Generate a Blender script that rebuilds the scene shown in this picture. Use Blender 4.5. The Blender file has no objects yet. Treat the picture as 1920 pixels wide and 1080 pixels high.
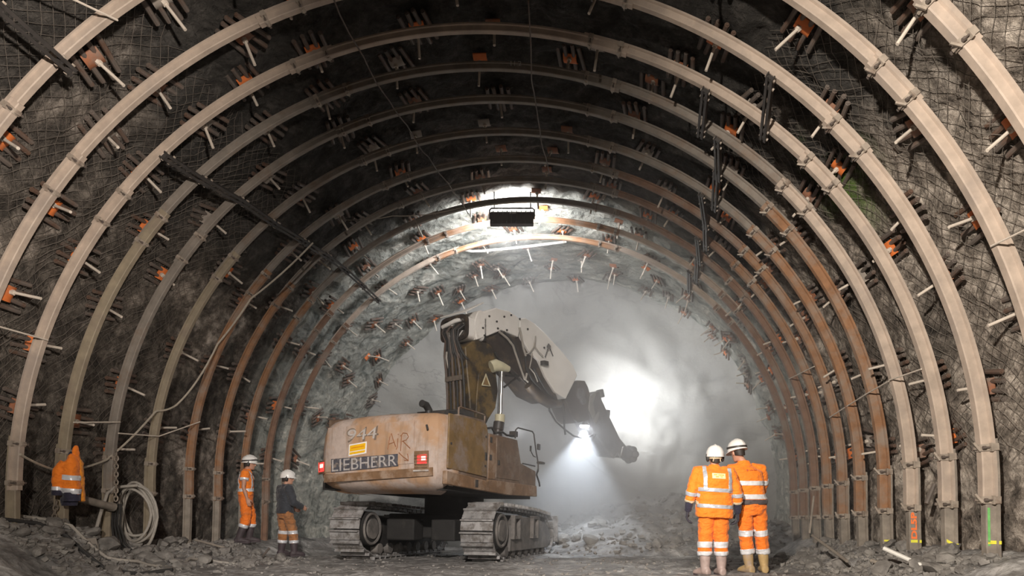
import bpy, bmesh, math, random
from math import sin, cos, pi, radians, sqrt, atan2, hypot
from mathutils import Vector, Matrix, noise
from mathutils.geometry import tessellate_polygon

random.seed(7)
SC = bpy.context.scene
COL = SC.collection
V = Vector

# ------------------------------------------------------------------ camera (eye at the origin, looking along +Y down the tunnel)
FPX, VX, VY = 1250.0, 1100.0, 913.0          # focal length and vanishing point for a 1920x1080 frame
cam = bpy.data.cameras.new('camera')
cam.sensor_width = 36.0
cam.lens = FPX / 1920 * 36
cam.shift_x = -(VX - 960) / 1920
cam.shift_y = (VY - 540) / 1920
cam.clip_start = 0.05
cam.clip_end = 200
camo = bpy.data.objects.new('camera', cam)
camo.rotation_euler = (pi / 2, 0, 0)
COL.objects.link(camo)
SC.camera = camo

def at(px, py, Y):
    """the point at distance Y down the tunnel that is seen at a picture position (used to measure the place)"""
    return V(((px - VX) / FPX * Y, Y, (VY - py) / FPX * Y))

# ------------------------------------------------------------------ mesh helpers
class MB:
    def __init__(self):
        self.v = []; self.f = []
    def add(self, vs, fs):
        b = len(self.v)
        self.v.extend(V(p) for p in vs)
        self.f.extend(tuple(i + b for i in f) for f in fs)
        return self
    def box(self, c, s, m=None):
        c = V(c); hx, hy, hz = s[0] / 2, s[1] / 2, s[2] / 2
        vs = [V((x, y, z)) for x in (-hx, hx) for y in (-hy, hy) for z in (-hz, hz)]
        if m is not None: vs = [m @ p for p in vs]
        return self.add([p + c for p in vs], [(0, 1, 3, 2), (4, 6, 7, 5), (0, 4, 5, 1), (2, 3, 7, 6), (0, 2, 6, 4), (1, 5, 7, 3)])
    def loft(self, rings, cap=True, closed=False):
        n = len(rings[0]); vs = [p for r in rings for p in r]; fs = []
        m = len(rings)
        for i in range(m if closed else m - 1):
            j = (i + 1) % m
            for k in range(n):
                l = (k + 1) % n
                fs.append((i * n + k, i * n + l, j * n + l, j * n + k))
        if cap and not closed:
            fs.append(tuple(range(n - 1, -1, -1)))
            fs.append(tuple((m - 1) * n + k for k in range(n)))
        return self.add(vs, fs)
    def tube(self, pts, r, n=8, cap=True, closed=False, flat=1.0):
        pts = [V(p) for p in pts]; m = len(pts)
        rs = r if isinstance(r, (list, tuple)) else [r] * m
        t0 = (pts[1] - pts[0]).normalized()
        a = V((0, 0, 1)) if abs(t0.z) < 0.9 else V((1, 0, 0))
        u = (a - t0 * a.dot(t0)).normalized()
        rings = []
        for i in range(m):
            if closed: t = (pts[(i + 1) % m] - pts[i - 1]).normalized()
            else: t = (pts[min(i + 1, m - 1)] - pts[max(i - 1, 0)]).normalized()
            u = (u - t * u.dot(t))
            u = u.normalized() if u.length > 1e-6 else t.orthogonal().normalized()
            w = t.cross(u)
            rings.append([pts[i] + (u * cos(2 * pi * k / n) + w * sin(2 * pi * k / n) * flat) * rs[i] for k in range(n)])
        return self.loft(rings, cap, closed)
    def prism(self, poly, ext):
        """a flat outline (3D points in one plane) given thickness along ext"""
        poly = [V(p) for p in poly]; ext = V(ext); n = len(poly)
        b = [p + ext for p in poly]
        tris = tessellate_polygon([poly])
        fs = [tuple(t) for t in tris] + [tuple(i + n for i in reversed(t)) for t in tris]
        fs += [(i, i + n, (i + 1) % n + n, (i + 1) % n) for i in range(n)]
        return self.add(poly + b, fs)
    def ell(self, c, r, m=None, n=12, k=8):
        c = V(c); rx, ry, rz = r if isinstance(r, (list, tuple)) else (r, r, r)
        vs = [V((0, 0, rz))]
        for i in range(1, k):
            th = pi * i / k
            for j in range(n):
                ph = 2 * pi * j / n
                vs.append(V((rx * sin(th) * cos(ph), ry * sin(th) * sin(ph), rz * cos(th))))
        vs.append(V((0, 0, -rz)))
        if m is not None: vs = [m @ p for p in vs]
        fs = [(0, 1 + j, 1 + (j + 1) % n) for j in range(n)]
        for i in range(k - 2):
            for j in range(n):
                a = 1 + i * n + j; b = 1 + i * n + (j + 1) % n
                fs.append((a, a + n, b + n, b))
        L = len(vs) - 1; o = 1 + (k - 2) * n
        fs += [(L, o + (j + 1) % n, o + j) for j in range(n)]
        return self.add([p + c for p in vs], fs)
    def cyl(self, a, b, r, n=16, r2=None):
        a, b = V(a), V(b)
        t = (b - a).normalized(); u = t.orthogonal().normalized(); w = t.cross(u)
        r2 = r if r2 is None else r2
        return self.loft([[p + (u * cos(2 * pi * k / n) + w * sin(2 * pi * k / n)) * q for k in range(n)] for p, q in ((a, r), (b, r2))])
    def mesh(self, name, off=None, angle=38):
        me = bpy.data.meshes.new(name)
        vs = self.v if off is None else [p - off for p in self.v]
        me.from_pydata([tuple(p) for p in vs], [], self.f)
        fin(me, angle)
        return me

def fin(me, angle=38):
    bm = bmesh.new(); bm.from_mesh(me)
    bmesh.ops.recalc_face_normals(bm, faces=bm.faces)
    bm.to_mesh(me); bm.free()
    if angle:
        me.polygons.foreach_set('use_smooth', [True] * len(me.polygons))
        me.set_sharp_from_angle(angle=radians(angle))
    me.update()

def wloc(o):
    p = V((0, 0, 0))
    while o is not None:
        p += o.location; o = o.parent
    return p

def obj(name, mb, mat, parent=None, local=False, bevel=0, angle=38, label=None):
    """link a mesh (MB or Mesh) as one object. World coordinates unless local; parents carry no rotation then."""
    if isinstance(mb, MB):
        off = None if (local or parent is None) else wloc(parent)
        me = mb.mesh(name, off, angle)
    else: me = mb
    if mat is not None and not me.materials: me.materials.append(mat)
    o = bpy.data.objects.new(name, me)
    COL.objects.link(o)
    if parent is not None: o.parent = parent
    if bevel:
        b = o.modifiers.new('bevel', 'BEVEL'); b.width = bevel; b.segments = 2; b.limit_method = 'ANGLE'; b.angle_limit = radians(40)
    if label: o['label'] = label
    return o

def empty(name, loc, label, cat, group=None):
    o = bpy.data.objects.new(name, None)
    o.empty_display_size = 0.2
    COL.objects.link(o); o.location = loc
    return tag(o, label, cat, group)

def tag(o, label=None, cat=None, group=None, kind=None):
    if label: o['label'] = label
    if cat: o['category'] = cat
    if group: o['group'] = group
    if kind: o['kind'] = kind
    return o

def copy_tree(o, parent=None):
    c = o.copy(); COL.objects.link(c)
    if parent is not None: c.parent = parent
    for ch in list(o.children): copy_tree(ch, c)
    return c

def fr(p, s=1.0, o=4):
    return noise.fractal(V(p) * s, 1.0, 2.0, o, noise_basis='PERLIN_ORIGINAL')

# ------------------------------------------------------------------ materials
def new_mat(name):
    m = bpy.data.materials.new(name); m.use_nodes = True
    nt = m.node_tree; nt.nodes.clear()
    out = nt.nodes.new('ShaderNodeOutputMaterial')
    b = nt.nodes.new('ShaderNodeBsdfPrincipled')
    nt.links.new(b.outputs[0], out.inputs[0])
    return m, nt, b

def N(nt, t, **kw):
    n = nt.nodes.new(t)
    for k, v in kw.items():
        if k.startswith('i_'): n.inputs[k[2:].replace('_', ' ')].default_value = v
        else: setattr(n, k, v)
    return n

def ramp(nt, fac, stops):
    r = nt.nodes.new('ShaderNodeValToRGB')
    e = r.color_ramp.elements
    while len(e) < len(stops): e.new(0.5)
    for el, (p, c) in zip(e, stops):
        el.position = p; el.color = (*c, 1) if len(c) == 3 else c
    nt.links.new(fac, r.inputs[0])
    return r.outputs[0]

def mixc(nt, fac, a, b, mode='MIX'):
    m = nt.nodes.new('ShaderNodeMix'); m.data_type = 'RGBA'; m.blend_type = mode
    for sock, v in ((m.inputs[0], fac), (m.inputs[6], a), (m.inputs[7], b)):
        if hasattr(v, 'is_linked'): nt.links.new(v, sock)
        else: sock.default_value = (*v, 1) if isinstance(v, tuple) and len(v) == 3 else v
    return m.outputs[2]

def noise_tex(nt, co, scale, detail=6, rough=0.6, dist=0.0):
    n = N(nt, 'ShaderNodeTexNoise')
    n.inputs['Scale'].default_value = scale; n.inputs['Detail'].default_value = detail
    n.inputs['Roughness'].default_value = rough; n.inputs['Distortion'].default_value = dist
    nt.links.new(co, n.inputs['Vector'])
    return n.outputs['Fac']

def bumpn(nt, h, strength, dist, prev=None):
    b = N(nt, 'ShaderNodeBump'); b.inputs['Strength'].default_value = strength; b.inputs['Distance'].default_value = dist
    nt.links.new(h, b.inputs['Height'])
    if prev is not None: nt.links.new(prev, b.inputs['Normal'])
    return b.outputs[0]

def coords(nt, which='Object'):
    return N(nt, 'ShaderNodeTexCoord').outputs[which]

def worldpos(nt):
    return N(nt, 'ShaderNodeNewGeometry').outputs['Position']

def simple(name, col, rough=0.6, metal=0.0, var=0.25, scale=8, bump=0.15, bdist=0.004, col2=None, s2=3.0, t2=(0.48, 0.62), emit=None, estr=0, spec=0.5, sheen=0):
    """a plain worn surface: colour varied by noise, a second colour in patches, a little relief"""
    m, nt, b = new_mat(name)
    co = worldpos(nt)
    n1 = noise_tex(nt, co, scale)
    c = ramp(nt, n1, [(0.25, tuple(x * (1 - var) for x in col)), (0.75, tuple(min(1, x * (1 + var)) for x in col))])
    if col2:
        n2 = noise_tex(nt, co, s2, 8, 0.7)
        f = ramp(nt, n2, [(t2[0], (0, 0, 0)), (t2[1], (1, 1, 1))])
        c = mixc(nt, f, c, col2)
    nt.links.new(c, b.inputs['Base Color'])
    b.inputs['Roughness'].default_value = rough; b.inputs['Metallic'].default_value = metal
    b.inputs['Specular IOR Level'].default_value = spec
    if sheen: b.inputs['Sheen Weight'].default_value = sheen
    if bump:
        n3 = noise_tex(nt, co, scale * 4, 5)
        nt.links.new(bumpn(nt, n3, bump, bdist), b.inputs['Normal'])
    if emit:
        b.inputs['Emission Color'].default_value = (*emit, 1); b.inputs['Emission Strength'].default_value = estr
    return m

M = {}
M['tan'] = simple('dusty_tan_steel', (0.43, 0.35, 0.285), 0.62, 0.0, 0.22, 5, 0.25, 0.004, (0.33, 0.275, 0.235), 1.6, (0.5, 0.7))
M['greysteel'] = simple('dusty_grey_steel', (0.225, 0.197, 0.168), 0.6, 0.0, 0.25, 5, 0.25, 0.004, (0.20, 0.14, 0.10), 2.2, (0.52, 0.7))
M['rust'] = simple('rusted_orange_steel', (0.27, 0.138, 0.068), 0.72, 0.0, 0.3, 6, 0.3, 0.004, (0.27, 0.21, 0.165), 2.6, (0.44, 0.66))
M['darkrust'] = simple('dark_rust_steel', (0.20, 0.115, 0.075), 0.72, 0.0, 0.3, 6, 0.3, 0.004, (0.24, 0.195, 0.16), 2.0, (0.5, 0.7))
M['olive'] = simple('olive_dusty_steel', (0.275, 0.23, 0.165), 0.65, 0.0, 0.25, 5, 0.25, 0.004, (0.24, 0.19, 0.15), 2.0, (0.5, 0.7))
M['leg'] = simple('mud_dusted_steel', (0.27, 0.235, 0.195), 0.8, 0.0, 0.28, 7, 0.5, 0.006, (0.19, 0.165, 0.14), 3.0, (0.45, 0.65))
M['clamp'] = simple('clamp_steel', (0.33, 0.28, 0.23), 0.55, 0.0, 0.3, 9, 0.25, 0.004, (0.16, 0.11, 0.08), 4.0, (0.5, 0.68))
M['bolt'] = simple('bolt_steel', (0.14, 0.115, 0.10), 0.5, 0.2, 0.3, 12, 0.2)
M['bar'] = simple('grey_bar_steel', (0.13, 0.108, 0.093), 0.6, 0.0, 0.35, 6, 0.3, 0.004, (0.11, 0.065, 0.045), 3.0, (0.46, 0.6))
M['rod'] = simple('cream_bolt_rod', (0.62, 0.55, 0.47), 0.55, 0.0, 0.15, 10, 0.15)
M['plate'] = simple('orange_bearing_plate', (0.62, 0.16, 0.035), 0.6, 0.0, 0.2, 7, 0.2, 0.004, (0.35, 0.13, 0.06), 4.0, (0.5, 0.68))
M['plate_dull'] = simple('rust_bearing_plate', (0.27, 0.10, 0.045), 0.7, 0.0, 0.25, 7, 0.2, 0.004, (0.2, 0.15, 0.12), 3.0, (0.45, 0.65))
M['plate_grey'] = simple('grey_bearing_plate', (0.30, 0.265, 0.23), 0.65, 0.0, 0.2, 7, 0.2)
M['blacksteel'] = simple('black_steel', (0.045, 0.04, 0.037), 0.5, 0.0, 0.35, 8, 0.2, 0.004, (0.09, 0.07, 0.055), 3.0, (0.55, 0.7))
M['rubber'] = simple('black_rubber', (0.03, 0.029, 0.028), 0.55, 0.0, 0.3, 8, 0.15)
M['hose_grey'] = simple('grey_hose', (0.36, 0.33, 0.29), 0.6, 0.0, 0.2, 10, 0.15)
M['cable'] = simple('pale_cable', (0.42, 0.37, 0.30), 0.6, 0.0, 0.2, 10, 0.1)
M['chain'] = simple('chain_steel', (0.25, 0.21, 0.17), 0.5, 0.4, 0.3, 12, 0.2)
M['white_pipe'] = simple('white_pipe', (0.75, 0.73, 0.68), 0.5, 0.0, 0.1, 6, 0.1)
M['yellowpaint'] = simple('yellow_marking_paint', (0.80, 0.76, 0.07), 0.7, 0.0, 0.15, 20, 0.3)
M['greenpaint'] = simple('green_marking_paint', (0.16, 0.48, 0.14), 0.7, 0.0, 0.2, 20, 0.3)
M['orangepaint'] = simple('orange_marking_paint', (0.95, 0.20, 0.05), 0.7, 0.0, 0.15, 20, 0.3)
M['chalk'] = simple('chalk_marking', (0.62, 0.62, 0.58), 0.9, 0.0, 0.1, 20, 0.2)
# ------------------------------------------------------------------ tunnel geometry
# the steel arches: distance, centre x, centre z (measured); radius of the middle of the profile 6 m
AR = [(5.88, -1.20, 0.00), (6.78, -1.26, 0.00), (7.75, -1.35, -0.05), (8.59, -1.375, -0.07), (9.43, -1.426, -0.03), (10.33, -1.405, 0.03),
      (11.28, -1.39, 0.035), (12.25, -1.314, 0.05), (13.15, -1.274, 0.09), (14.02, -1.22, 0.06), (14.9, -1.17, 0.0), (15.75, -1.12, -0.07)]
RA = 6.0
def lerp_tab(Y, tab):
    if Y <= tab[0][0]: return tab[0][1]
    for (a, x), (b, y) in zip(tab, tab[1:]):
        if Y <= b: return x + (y - x) * (Y - a) / (b - a)
    return tab[-1][1]
XC = [(-6, -1.2)] + [(a[0], a[1]) for a in AR] + [(21.5, -0.42)]
ZC = [(-6, 0.0)] + [(a[0], a[2]) for a in AR] + [(21.5, 0.0)]
def xc(Y): return lerp_tab(Y, XC)
def zc(Y): return lerp_tab(Y, ZC)
FACE_Y = 20.3
def sstep(a, b, x):
    t = max(0.0, min(1.0, (x - a) / (b - a))); return t * t * (3 - 2 * t)

def rock_pt(s, Y, inset=0.0):
    """point of the rock lining. s: arc angle in degrees, 0 right springing, 90 crown, 180 left springing; <0 and >180 run down the legs"""
    near = V((cos(radians(s)) * 6, Y, sin(radians(s)) * 6)) if 0 <= s <= 180 else V((6 if s < 0 else -6, Y, s * 0.105 if s < 0 else (180 - s) * 0.105))
    d = 0.16 * fr(near, 0.42, 3) + 0.085 * fr(near + V((9, 4, 2)), 1.6, 3) + 0.06 * fr(near, 4.0, 4)
    far = sstep(15.9, 17.0, Y)
    R = 6.42 + d * (1 - 0.35 * far) - 0.16 * far - inset
    if 0 <= s <= 180:
        x, z = cos(radians(s)) * R, sin(radians(s)) * R
    elif s < 0:
        z = s * 0.105; x = R + 0.02 * z * z
    else:
        z = (180 - s) * 0.105; x = -R - 0.02 * z * z
    return V((xc(Y) + x, Y, zc(Y) + z))

def floor_z(x, Y):
    z = -(0.696 + 0.056 * max(Y, 3.0))
    xl, xr = xc(Y) - 6.4, xc(Y) + 6.4
    p = V((x, Y, 0))
    hl = 0.42 * (1 - sstep(9.0, 10.6, Y)) + 0.34
    z += hl * (1 - sstep(0.3, 1.7, (x - xl) * (1 + 0.25 * fr(p, 0.9, 2)))) ** 1.2
    z += 0.36 * (1 - sstep(0.1, 1.2, (xr - x) * (1 + 0.25 * fr(p, 0.9, 2))))
    d = hypot((x - 2.0) / 1.0, (Y - 19.6) / 1.12)
    z += 1.55 * max(0.0, 1 - d / 4.4) ** 0.85 * (1 + 0.25 * fr(p, 1.2, 3))
    rough = 0.035 + 0.05 * sstep(4.6, 5.2, abs(x + 1.3)) + 0.06 * max(0.0, min(1.0, (4.6 - d) / 1.5))
    z += rough * fr(p, 2.2, 5) + 0.018 * fr(p, 8.0, 3)
    return z

def grid_mesh(name, fn, us, vs, angle=0):
    me = bpy.data.meshes.new(name)
    nu, nv = len(us), len(vs)
    pts = [tuple(fn(u, v)) for u in us for v in vs]
    fs = [(i * nv + j, (i + 1) * nv + j, (i + 1) * nv + j + 1, i * nv + j + 1) for i in range(nu - 1) for j in range(nv - 1)]
    me.from_pydata(pts, [], fs)
    me.polygons.foreach_set('use_smooth', [True] * len(fs))
    me.update()
    return me
def rng(a, b, st):
    n = max(1, int(round((b - a) / st))); return [a + (b - a) * i / n for i in range(n + 1)]

# ---- rock material: rough sprayed concrete on blasted rock, paler and greener beyond the last arch
def rock_mat():
    m, nt, b = new_mat('sprayed_rock')
    co = worldpos(nt)
    sep = N(nt, 'ShaderNodeSeparateXYZ'); nt.links.new(co, sep.inputs[0])
    big = noise_tex(nt, co, 0.55, 6, 0.6)
    mid = noise_tex(nt, co, 4.5, 10, 0.75)
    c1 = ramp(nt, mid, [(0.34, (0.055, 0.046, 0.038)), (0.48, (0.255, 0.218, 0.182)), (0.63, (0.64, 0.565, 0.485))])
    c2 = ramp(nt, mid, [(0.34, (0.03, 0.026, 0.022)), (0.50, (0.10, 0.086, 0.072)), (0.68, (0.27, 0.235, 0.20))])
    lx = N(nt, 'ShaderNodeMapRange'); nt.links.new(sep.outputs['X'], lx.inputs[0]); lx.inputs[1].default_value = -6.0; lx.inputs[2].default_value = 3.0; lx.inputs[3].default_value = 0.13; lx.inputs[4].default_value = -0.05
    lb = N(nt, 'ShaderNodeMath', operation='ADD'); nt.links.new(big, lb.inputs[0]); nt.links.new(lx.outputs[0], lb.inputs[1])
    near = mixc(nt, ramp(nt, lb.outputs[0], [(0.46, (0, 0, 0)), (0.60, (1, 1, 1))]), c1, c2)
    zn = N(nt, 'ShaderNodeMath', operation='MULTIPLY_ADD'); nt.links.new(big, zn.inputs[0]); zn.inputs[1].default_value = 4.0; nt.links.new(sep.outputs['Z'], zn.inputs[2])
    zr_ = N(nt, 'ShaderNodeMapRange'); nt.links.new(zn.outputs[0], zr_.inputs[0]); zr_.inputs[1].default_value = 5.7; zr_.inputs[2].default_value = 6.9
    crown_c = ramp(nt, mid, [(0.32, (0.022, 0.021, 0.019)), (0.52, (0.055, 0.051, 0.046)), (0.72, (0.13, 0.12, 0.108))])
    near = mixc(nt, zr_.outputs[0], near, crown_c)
    # green algae on a few damp patches of the lining
    gn = noise_tex(nt, co, 1.0, 7, 0.7)
    gm = N(nt, 'ShaderNodeVectorMath', operation='DISTANCE'); nt.links.new(co, gm.inputs[0]); gm.inputs[1].default_value = (3.55, 9.05, 4.25)
    gr = N(nt, 'ShaderNodeMapRange'); nt.links.new(gm.outputs['Value'], gr.inputs[0]); gr.inputs[1].default_value = 1.0; gr.inputs[2].default_value = 0.15; gr.inputs[3].default_value = 0; gr.inputs[4].default_value = 1
    gx = N(nt, 'ShaderNodeMath', operation='MULTIPLY'); nt.links.new(gr.outputs[0], gx.inputs[0])
    nt.links.new(ramp(nt, gn, [(0.45, (0, 0, 0)), (0.58, (1, 1, 1))]), gx.inputs[1])
    near = mixc(nt, gx.outputs[0], near, (0.10, 0.19, 0.025))
    # the newly sprayed shell behind the last arch: grey-green with pale runs
    mp = N(nt, 'ShaderNodeMapping'); nt.links.new(co, mp.inputs[0]); mp.inputs['Scale'].default_value = (0.8, 1.4, 2.6)
    st = noise_tex(nt, mp.outputs[0], 0.9, 9, 0.62, 1.6)
    far = ramp(nt, st, [(0.34, (0.15, 0.165, 0.15)), (0.46, (0.34, 0.345, 0.31)), (0.58, (0.43, 0.425, 0.375)), (0.68, (0.72, 0.69, 0.61))])
    fb = N(nt, 'ShaderNodeMath', operation='MULTIPLY_ADD'); nt.links.new(big, fb.inputs[0]); fb.inputs[1].default_value = 2.2; nt.links.new(sep.outputs['Y'], fb.inputs[2])
    fm = N(nt, 'ShaderNodeMapRange'); nt.links.new(fb.outputs[0], fm.inputs[0]); fm.inputs[1].default_value = 15.2; fm.inputs[2].default_value = 16.3
    c = mixc(nt, fm.outputs[0], near, far)
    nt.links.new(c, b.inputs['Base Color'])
    b.inputs['Roughness'].default_value = 0.88
    b.inputs['Specular IOR Level'].default_value = 0.35
    n1 = noise_tex(nt, co, 2.4, 5, 0.6)
    n2 = noise_tex(nt, co, 14, 6, 0.7)
    vo = N(nt, 'ShaderNodeTexVoronoi'); vo.inputs['Scale'].default_value = 7.0; nt.links.new(co, vo.inputs['Vector'])
    k = bumpn(nt, n1, 0.8, 0.14)
    k = bumpn(nt, vo.outputs['Distance'], 0.8, 0.07, k)
    k = bumpn(nt, n2, 1.0, 0.06, k)
    nt.links.new(k, b.inputs['Normal'])
    return m
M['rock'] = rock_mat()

def face_mat():
    m, nt, b = new_mat('face_rock')
    co = worldpos(nt)
    mp = N(nt, 'ShaderNodeMapping'); nt.links.new(co, mp.inputs[0]); mp.inputs['Scale'].default_value = (1, 1, 1.5); mp.inputs['Rotation'].default_value = (0, 0.5, 0)
    n1 = noise_tex(nt, mp.outputs[0], 0.35, 9, 0.6, 0.8)
    c = ramp(nt, n1, [(0.32, (0.20, 0.20, 0.19)), (0.46, (0.27, 0.265, 0.248)), (0.6, (0.30, 0.295, 0.275)), (0.75, (0.34, 0.335, 0.31))])
    n2 = noise_tex(nt, mp.outputs[0], 0.55, 6, 0.55, 0.6)
    cr = ramp(nt, n2, [(0.488, (1, 1, 1)), (0.5, (0.55, 0.55, 0.56)), (0.512, (1, 1, 1))])
    c = mixc(nt, 0.6, c, cr, 'MULTIPLY')
    nt.links.new(c, b.inputs['Base Color'])
    b.inputs['Roughness'].default_value = 0.9
    n3 = noise_tex(nt, co, 3.5, 8, 0.65)
    nt.links.new(bumpn(nt, n3, 0.4, 0.05), b.inputs['Normal'])
    return m
M['face'] = face_mat()

def floor_mat():
    m, nt, b = new_mat('muddy_ground')
    co = worldpos(nt)
    mid = noise_tex(nt, co, 2.6, 10, 0.68)
    c = ramp(nt, mid, [(0.3, (0.09, 0.087, 0.084)), (0.5, (0.31, 0.30, 0.29)), (0.68, (0.62, 0.605, 0.585))])
    big = noise_tex(nt, co, 0.5, 5, 0.5)
    c = mixc(nt, ramp(nt, big, [(0.42, (0, 0, 0)), (0.58, (1, 1, 1))]), c, mixc(nt, 0.45, c, (0.13, 0.12, 0.11)))
    nt.links.new(c, b.inputs['Base Color'])
    wet = ramp(nt, big, [(0.40, (0.38, 0.38, 0.38)), (0.60, (0.85, 0.85, 0.85))])
    nt.links.new(wet, b.inputs['Roughness'])
    vo = N(nt, 'ShaderNodeTexVoronoi'); vo.inputs['Scale'].default_value = 9.0; nt.links.new(co, vo.inputs['Vector'])
    n2 = noise_tex(nt, co, 22, 6, 0.7)
    k = bumpn(nt, vo.outputs['Distance'], 0.6, 0.05)
    k = bumpn(nt, n2, 0.8, 0.03, k)
    nt.links.new(k, b.inputs['Normal'])
    return m
M['floor'] = floor_mat()

YS = rng(-5, 4.5, 0.4)[:-1] + rng(4.5, 20.9, 0.075)
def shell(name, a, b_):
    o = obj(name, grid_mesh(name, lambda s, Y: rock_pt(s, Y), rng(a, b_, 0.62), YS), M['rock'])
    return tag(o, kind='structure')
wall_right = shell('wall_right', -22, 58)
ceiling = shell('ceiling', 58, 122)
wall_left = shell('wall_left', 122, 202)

def face_pt(s, q):
    # q 0 centre .. 1 rim; a shallow bowl, rough
    a = radians(s) if 0 <= s <= 180 else None
    R = 6.75 * q
    p = rock_pt(s, FACE_Y)
    c = V((xc(FACE_Y), FACE_Y, -2.35))
    p = c + (p - c) * q * 1.05
    d = 0.28 * fr(p, 0.45, 4) + 0.07 * fr(p, 2.0, 4)
    return V((p.x, FACE_Y + 0.35 * (1 - q ** 2) + d - 0.5 * sstep(0.86, 1.05, q), p.z))
tag(obj('wall_far', grid_mesh('wall_far', face_pt, rng(-22, 202, 1.6), rng(0.001, 1.05, 0.02)), M['face']), kind='structure')

XS = rng(-9.0, 6.6, 0.075)
FYS = rng(-5, 4.5, 0.5)[:-1] + rng(4.5, 21, 0.075)
tag(obj('floor', grid_mesh('floor', lambda x, Y: V((x, Y, floor_z(x, Y))), XS, FYS), M['floor']), kind='structure')

# ---- wire mesh pinned over the lining (a part of each wall)
M['wire'] = simple('mesh_wire', (0.16, 0.14, 0.12), 0.55, 0.3, 0.3, 10, 0)
def wire_mesh(name, parent, s0, s1, y0, y1, pitch=0.115, step=0.15):
    mb = MB(); R = 6.4; k = radians(1) * R
    L0, L1 = s0 * k, s1 * k
    for sg in (1, -1):
        c0, c1 = (L0 - y1, L1 - y0) if sg == 1 else (L0 + y0, L1 + y1)
        for c in rng(c0, c1, pitch * 1.4):
            pts = []
            for Y in rng(y0, y1, step):
                l = c + sg * Y
                if sg == -1: l = c - Y
                if L0 <= l <= L1:
                    pts.append(rock_pt(l / k, Y, 0.035 + 0.03 * fr((l, Y, 3), 0.8, 2)))
                else:
                    if len(pts) > 2: mb.tube(pts, 0.0032, 3, False)
                    pts = []
            if len(pts) > 2: mb.tube(pts, 0.0032, 3, False)
    o = obj(name, mb, M['wire'], parent)
    return o
wire_mesh('wire_mesh', wall_right, 3, 57, 5.0, 11.8)
wire_mesh('wire_mesh', wall_left, 123, 186, 6.0, 11.8)

# ------------------------------------------------------------------ steel arches
ORD = ['first', 'second', 'third', 'fourth', 'fifth', 'sixth', 'seventh', 'eighth', 'ninth', 'tenth', 'eleventh', 'twelfth']
PROF = [(-0.05, 0.0), (0.05, 0.0), (0.064, 0.012), (0.068, 0.106), (0.103, 0.114), (0.103, 0.146), (0.055, 0.146), (0.040, 0.04), (0.03, 0.03), (-0.03, 0.03), (-0.04, 0.04), (-0.055, 0.146), (-0.103, 0.146), (-0.103, 0.114), (-0.068, 0.106), (-0.064, 0.012)]
RI = 5.925   # inner face
FLARE = 0.02
def arch_frame(i, s):
    """s degrees around (0 right springing .. 180 left); below the springing s is metres beyond: s=-1.2 is 1.2 m down on the right, 181.2 on the left.
    returns (point on the inner face, outward unit vector, tangent)"""
    Y, x, z = AR[i]
    if s < 0:
        return V((x + RI + FLARE * s * s, Y, z + s)), V((1, 0, 0)), V((0, 0, 1))
    if s > 180:
        d = s - 180
        return V((x - RI - FLARE * d * d, Y, z - d)), V((-1, 0, 0)), V((0, 0, -1))
    a = radians(s)
    return V((x + RI * cos(a), Y, z + RI * sin(a))), V((cos(a), 0, sin(a))), V((-sin(a), 0, cos(a)))
KS = [(-9, 1.0), (0, 1.0), (45, 0.84), (75, 0.66), (100, 0.62), (140, 0.66), (180, 0.74), (190, 0.78)]
def ksc(s): return lerp_tab(s, KS)
def arch_seg(i, s0, s1, off=0.0, sc=1.0):
    mb = MB(); rings = []
    st = []
    s = s0
    while s < s1 - 1e-6:
        st.append(s); s += (0.2 if (s < 0 or s >= 180) else 1.6)
        for lim in (0, 180):
            if st[-1] < lim < s: s = lim
    st.append(s1)
    for s in st:
        p, o, t = arch_frame(i, s)
        q = ksc(s)
        p = p + o * off * q
        rings.append([p + V((0, 1, 0)) * (u * sc * q) + o * (w * sc * q) for u, w in PROF])
    mb.loft(rings)
    return mb
def deg_down(m): return m
# clamp: a bent steel band around the profile with a keeper plate, two bolts
CL = [(-0.052, -0.014), (0.052, -0.014), (0.078, 0.0), (0.088, 0.105), (0.118, 0.108), (0.118, 0.175), (-0.118, 0.175), (-0.118, 0.108), (-0.088, 0.105), (-0.078, 0.0)]
def clamp_mesh():
    mb = MB()
    mb.loft([[V((u, w, z)) for u, w in CL] for z in (-0.042, 0.042)])       # local: x along tunnel, y outward, z tangent
    for sx in (-1, 1):
        mb.box((sx * 0.105, 0.09, 0), (0.05, 0.022, 0.10))
    mb.box((0, -0.024, 0.0), (0.10, 0.02, 0.035))
    return mb.mesh('clamp')
def bolt_mesh():
    mb = MB()
    mb.cyl((0, 0.02, 0), (0, 0.055, 0), 0.022, 6)
    mb.cyl((0, -0.07, 0), (0, 0.03, 0), 0.011, 8)
    return mb.mesh('bolt')
CLM, BLM = clamp_mesh(), bolt_mesh()
CLM.materials.append(M['clamp']); BLM.materials.append(M['bolt'])
WEDGE = MB().box((0, 0, 0), (0.026, 0.024, 0.125)).mesh('wedge'); WEDGE.materials.append(M['clamp'])

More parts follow.
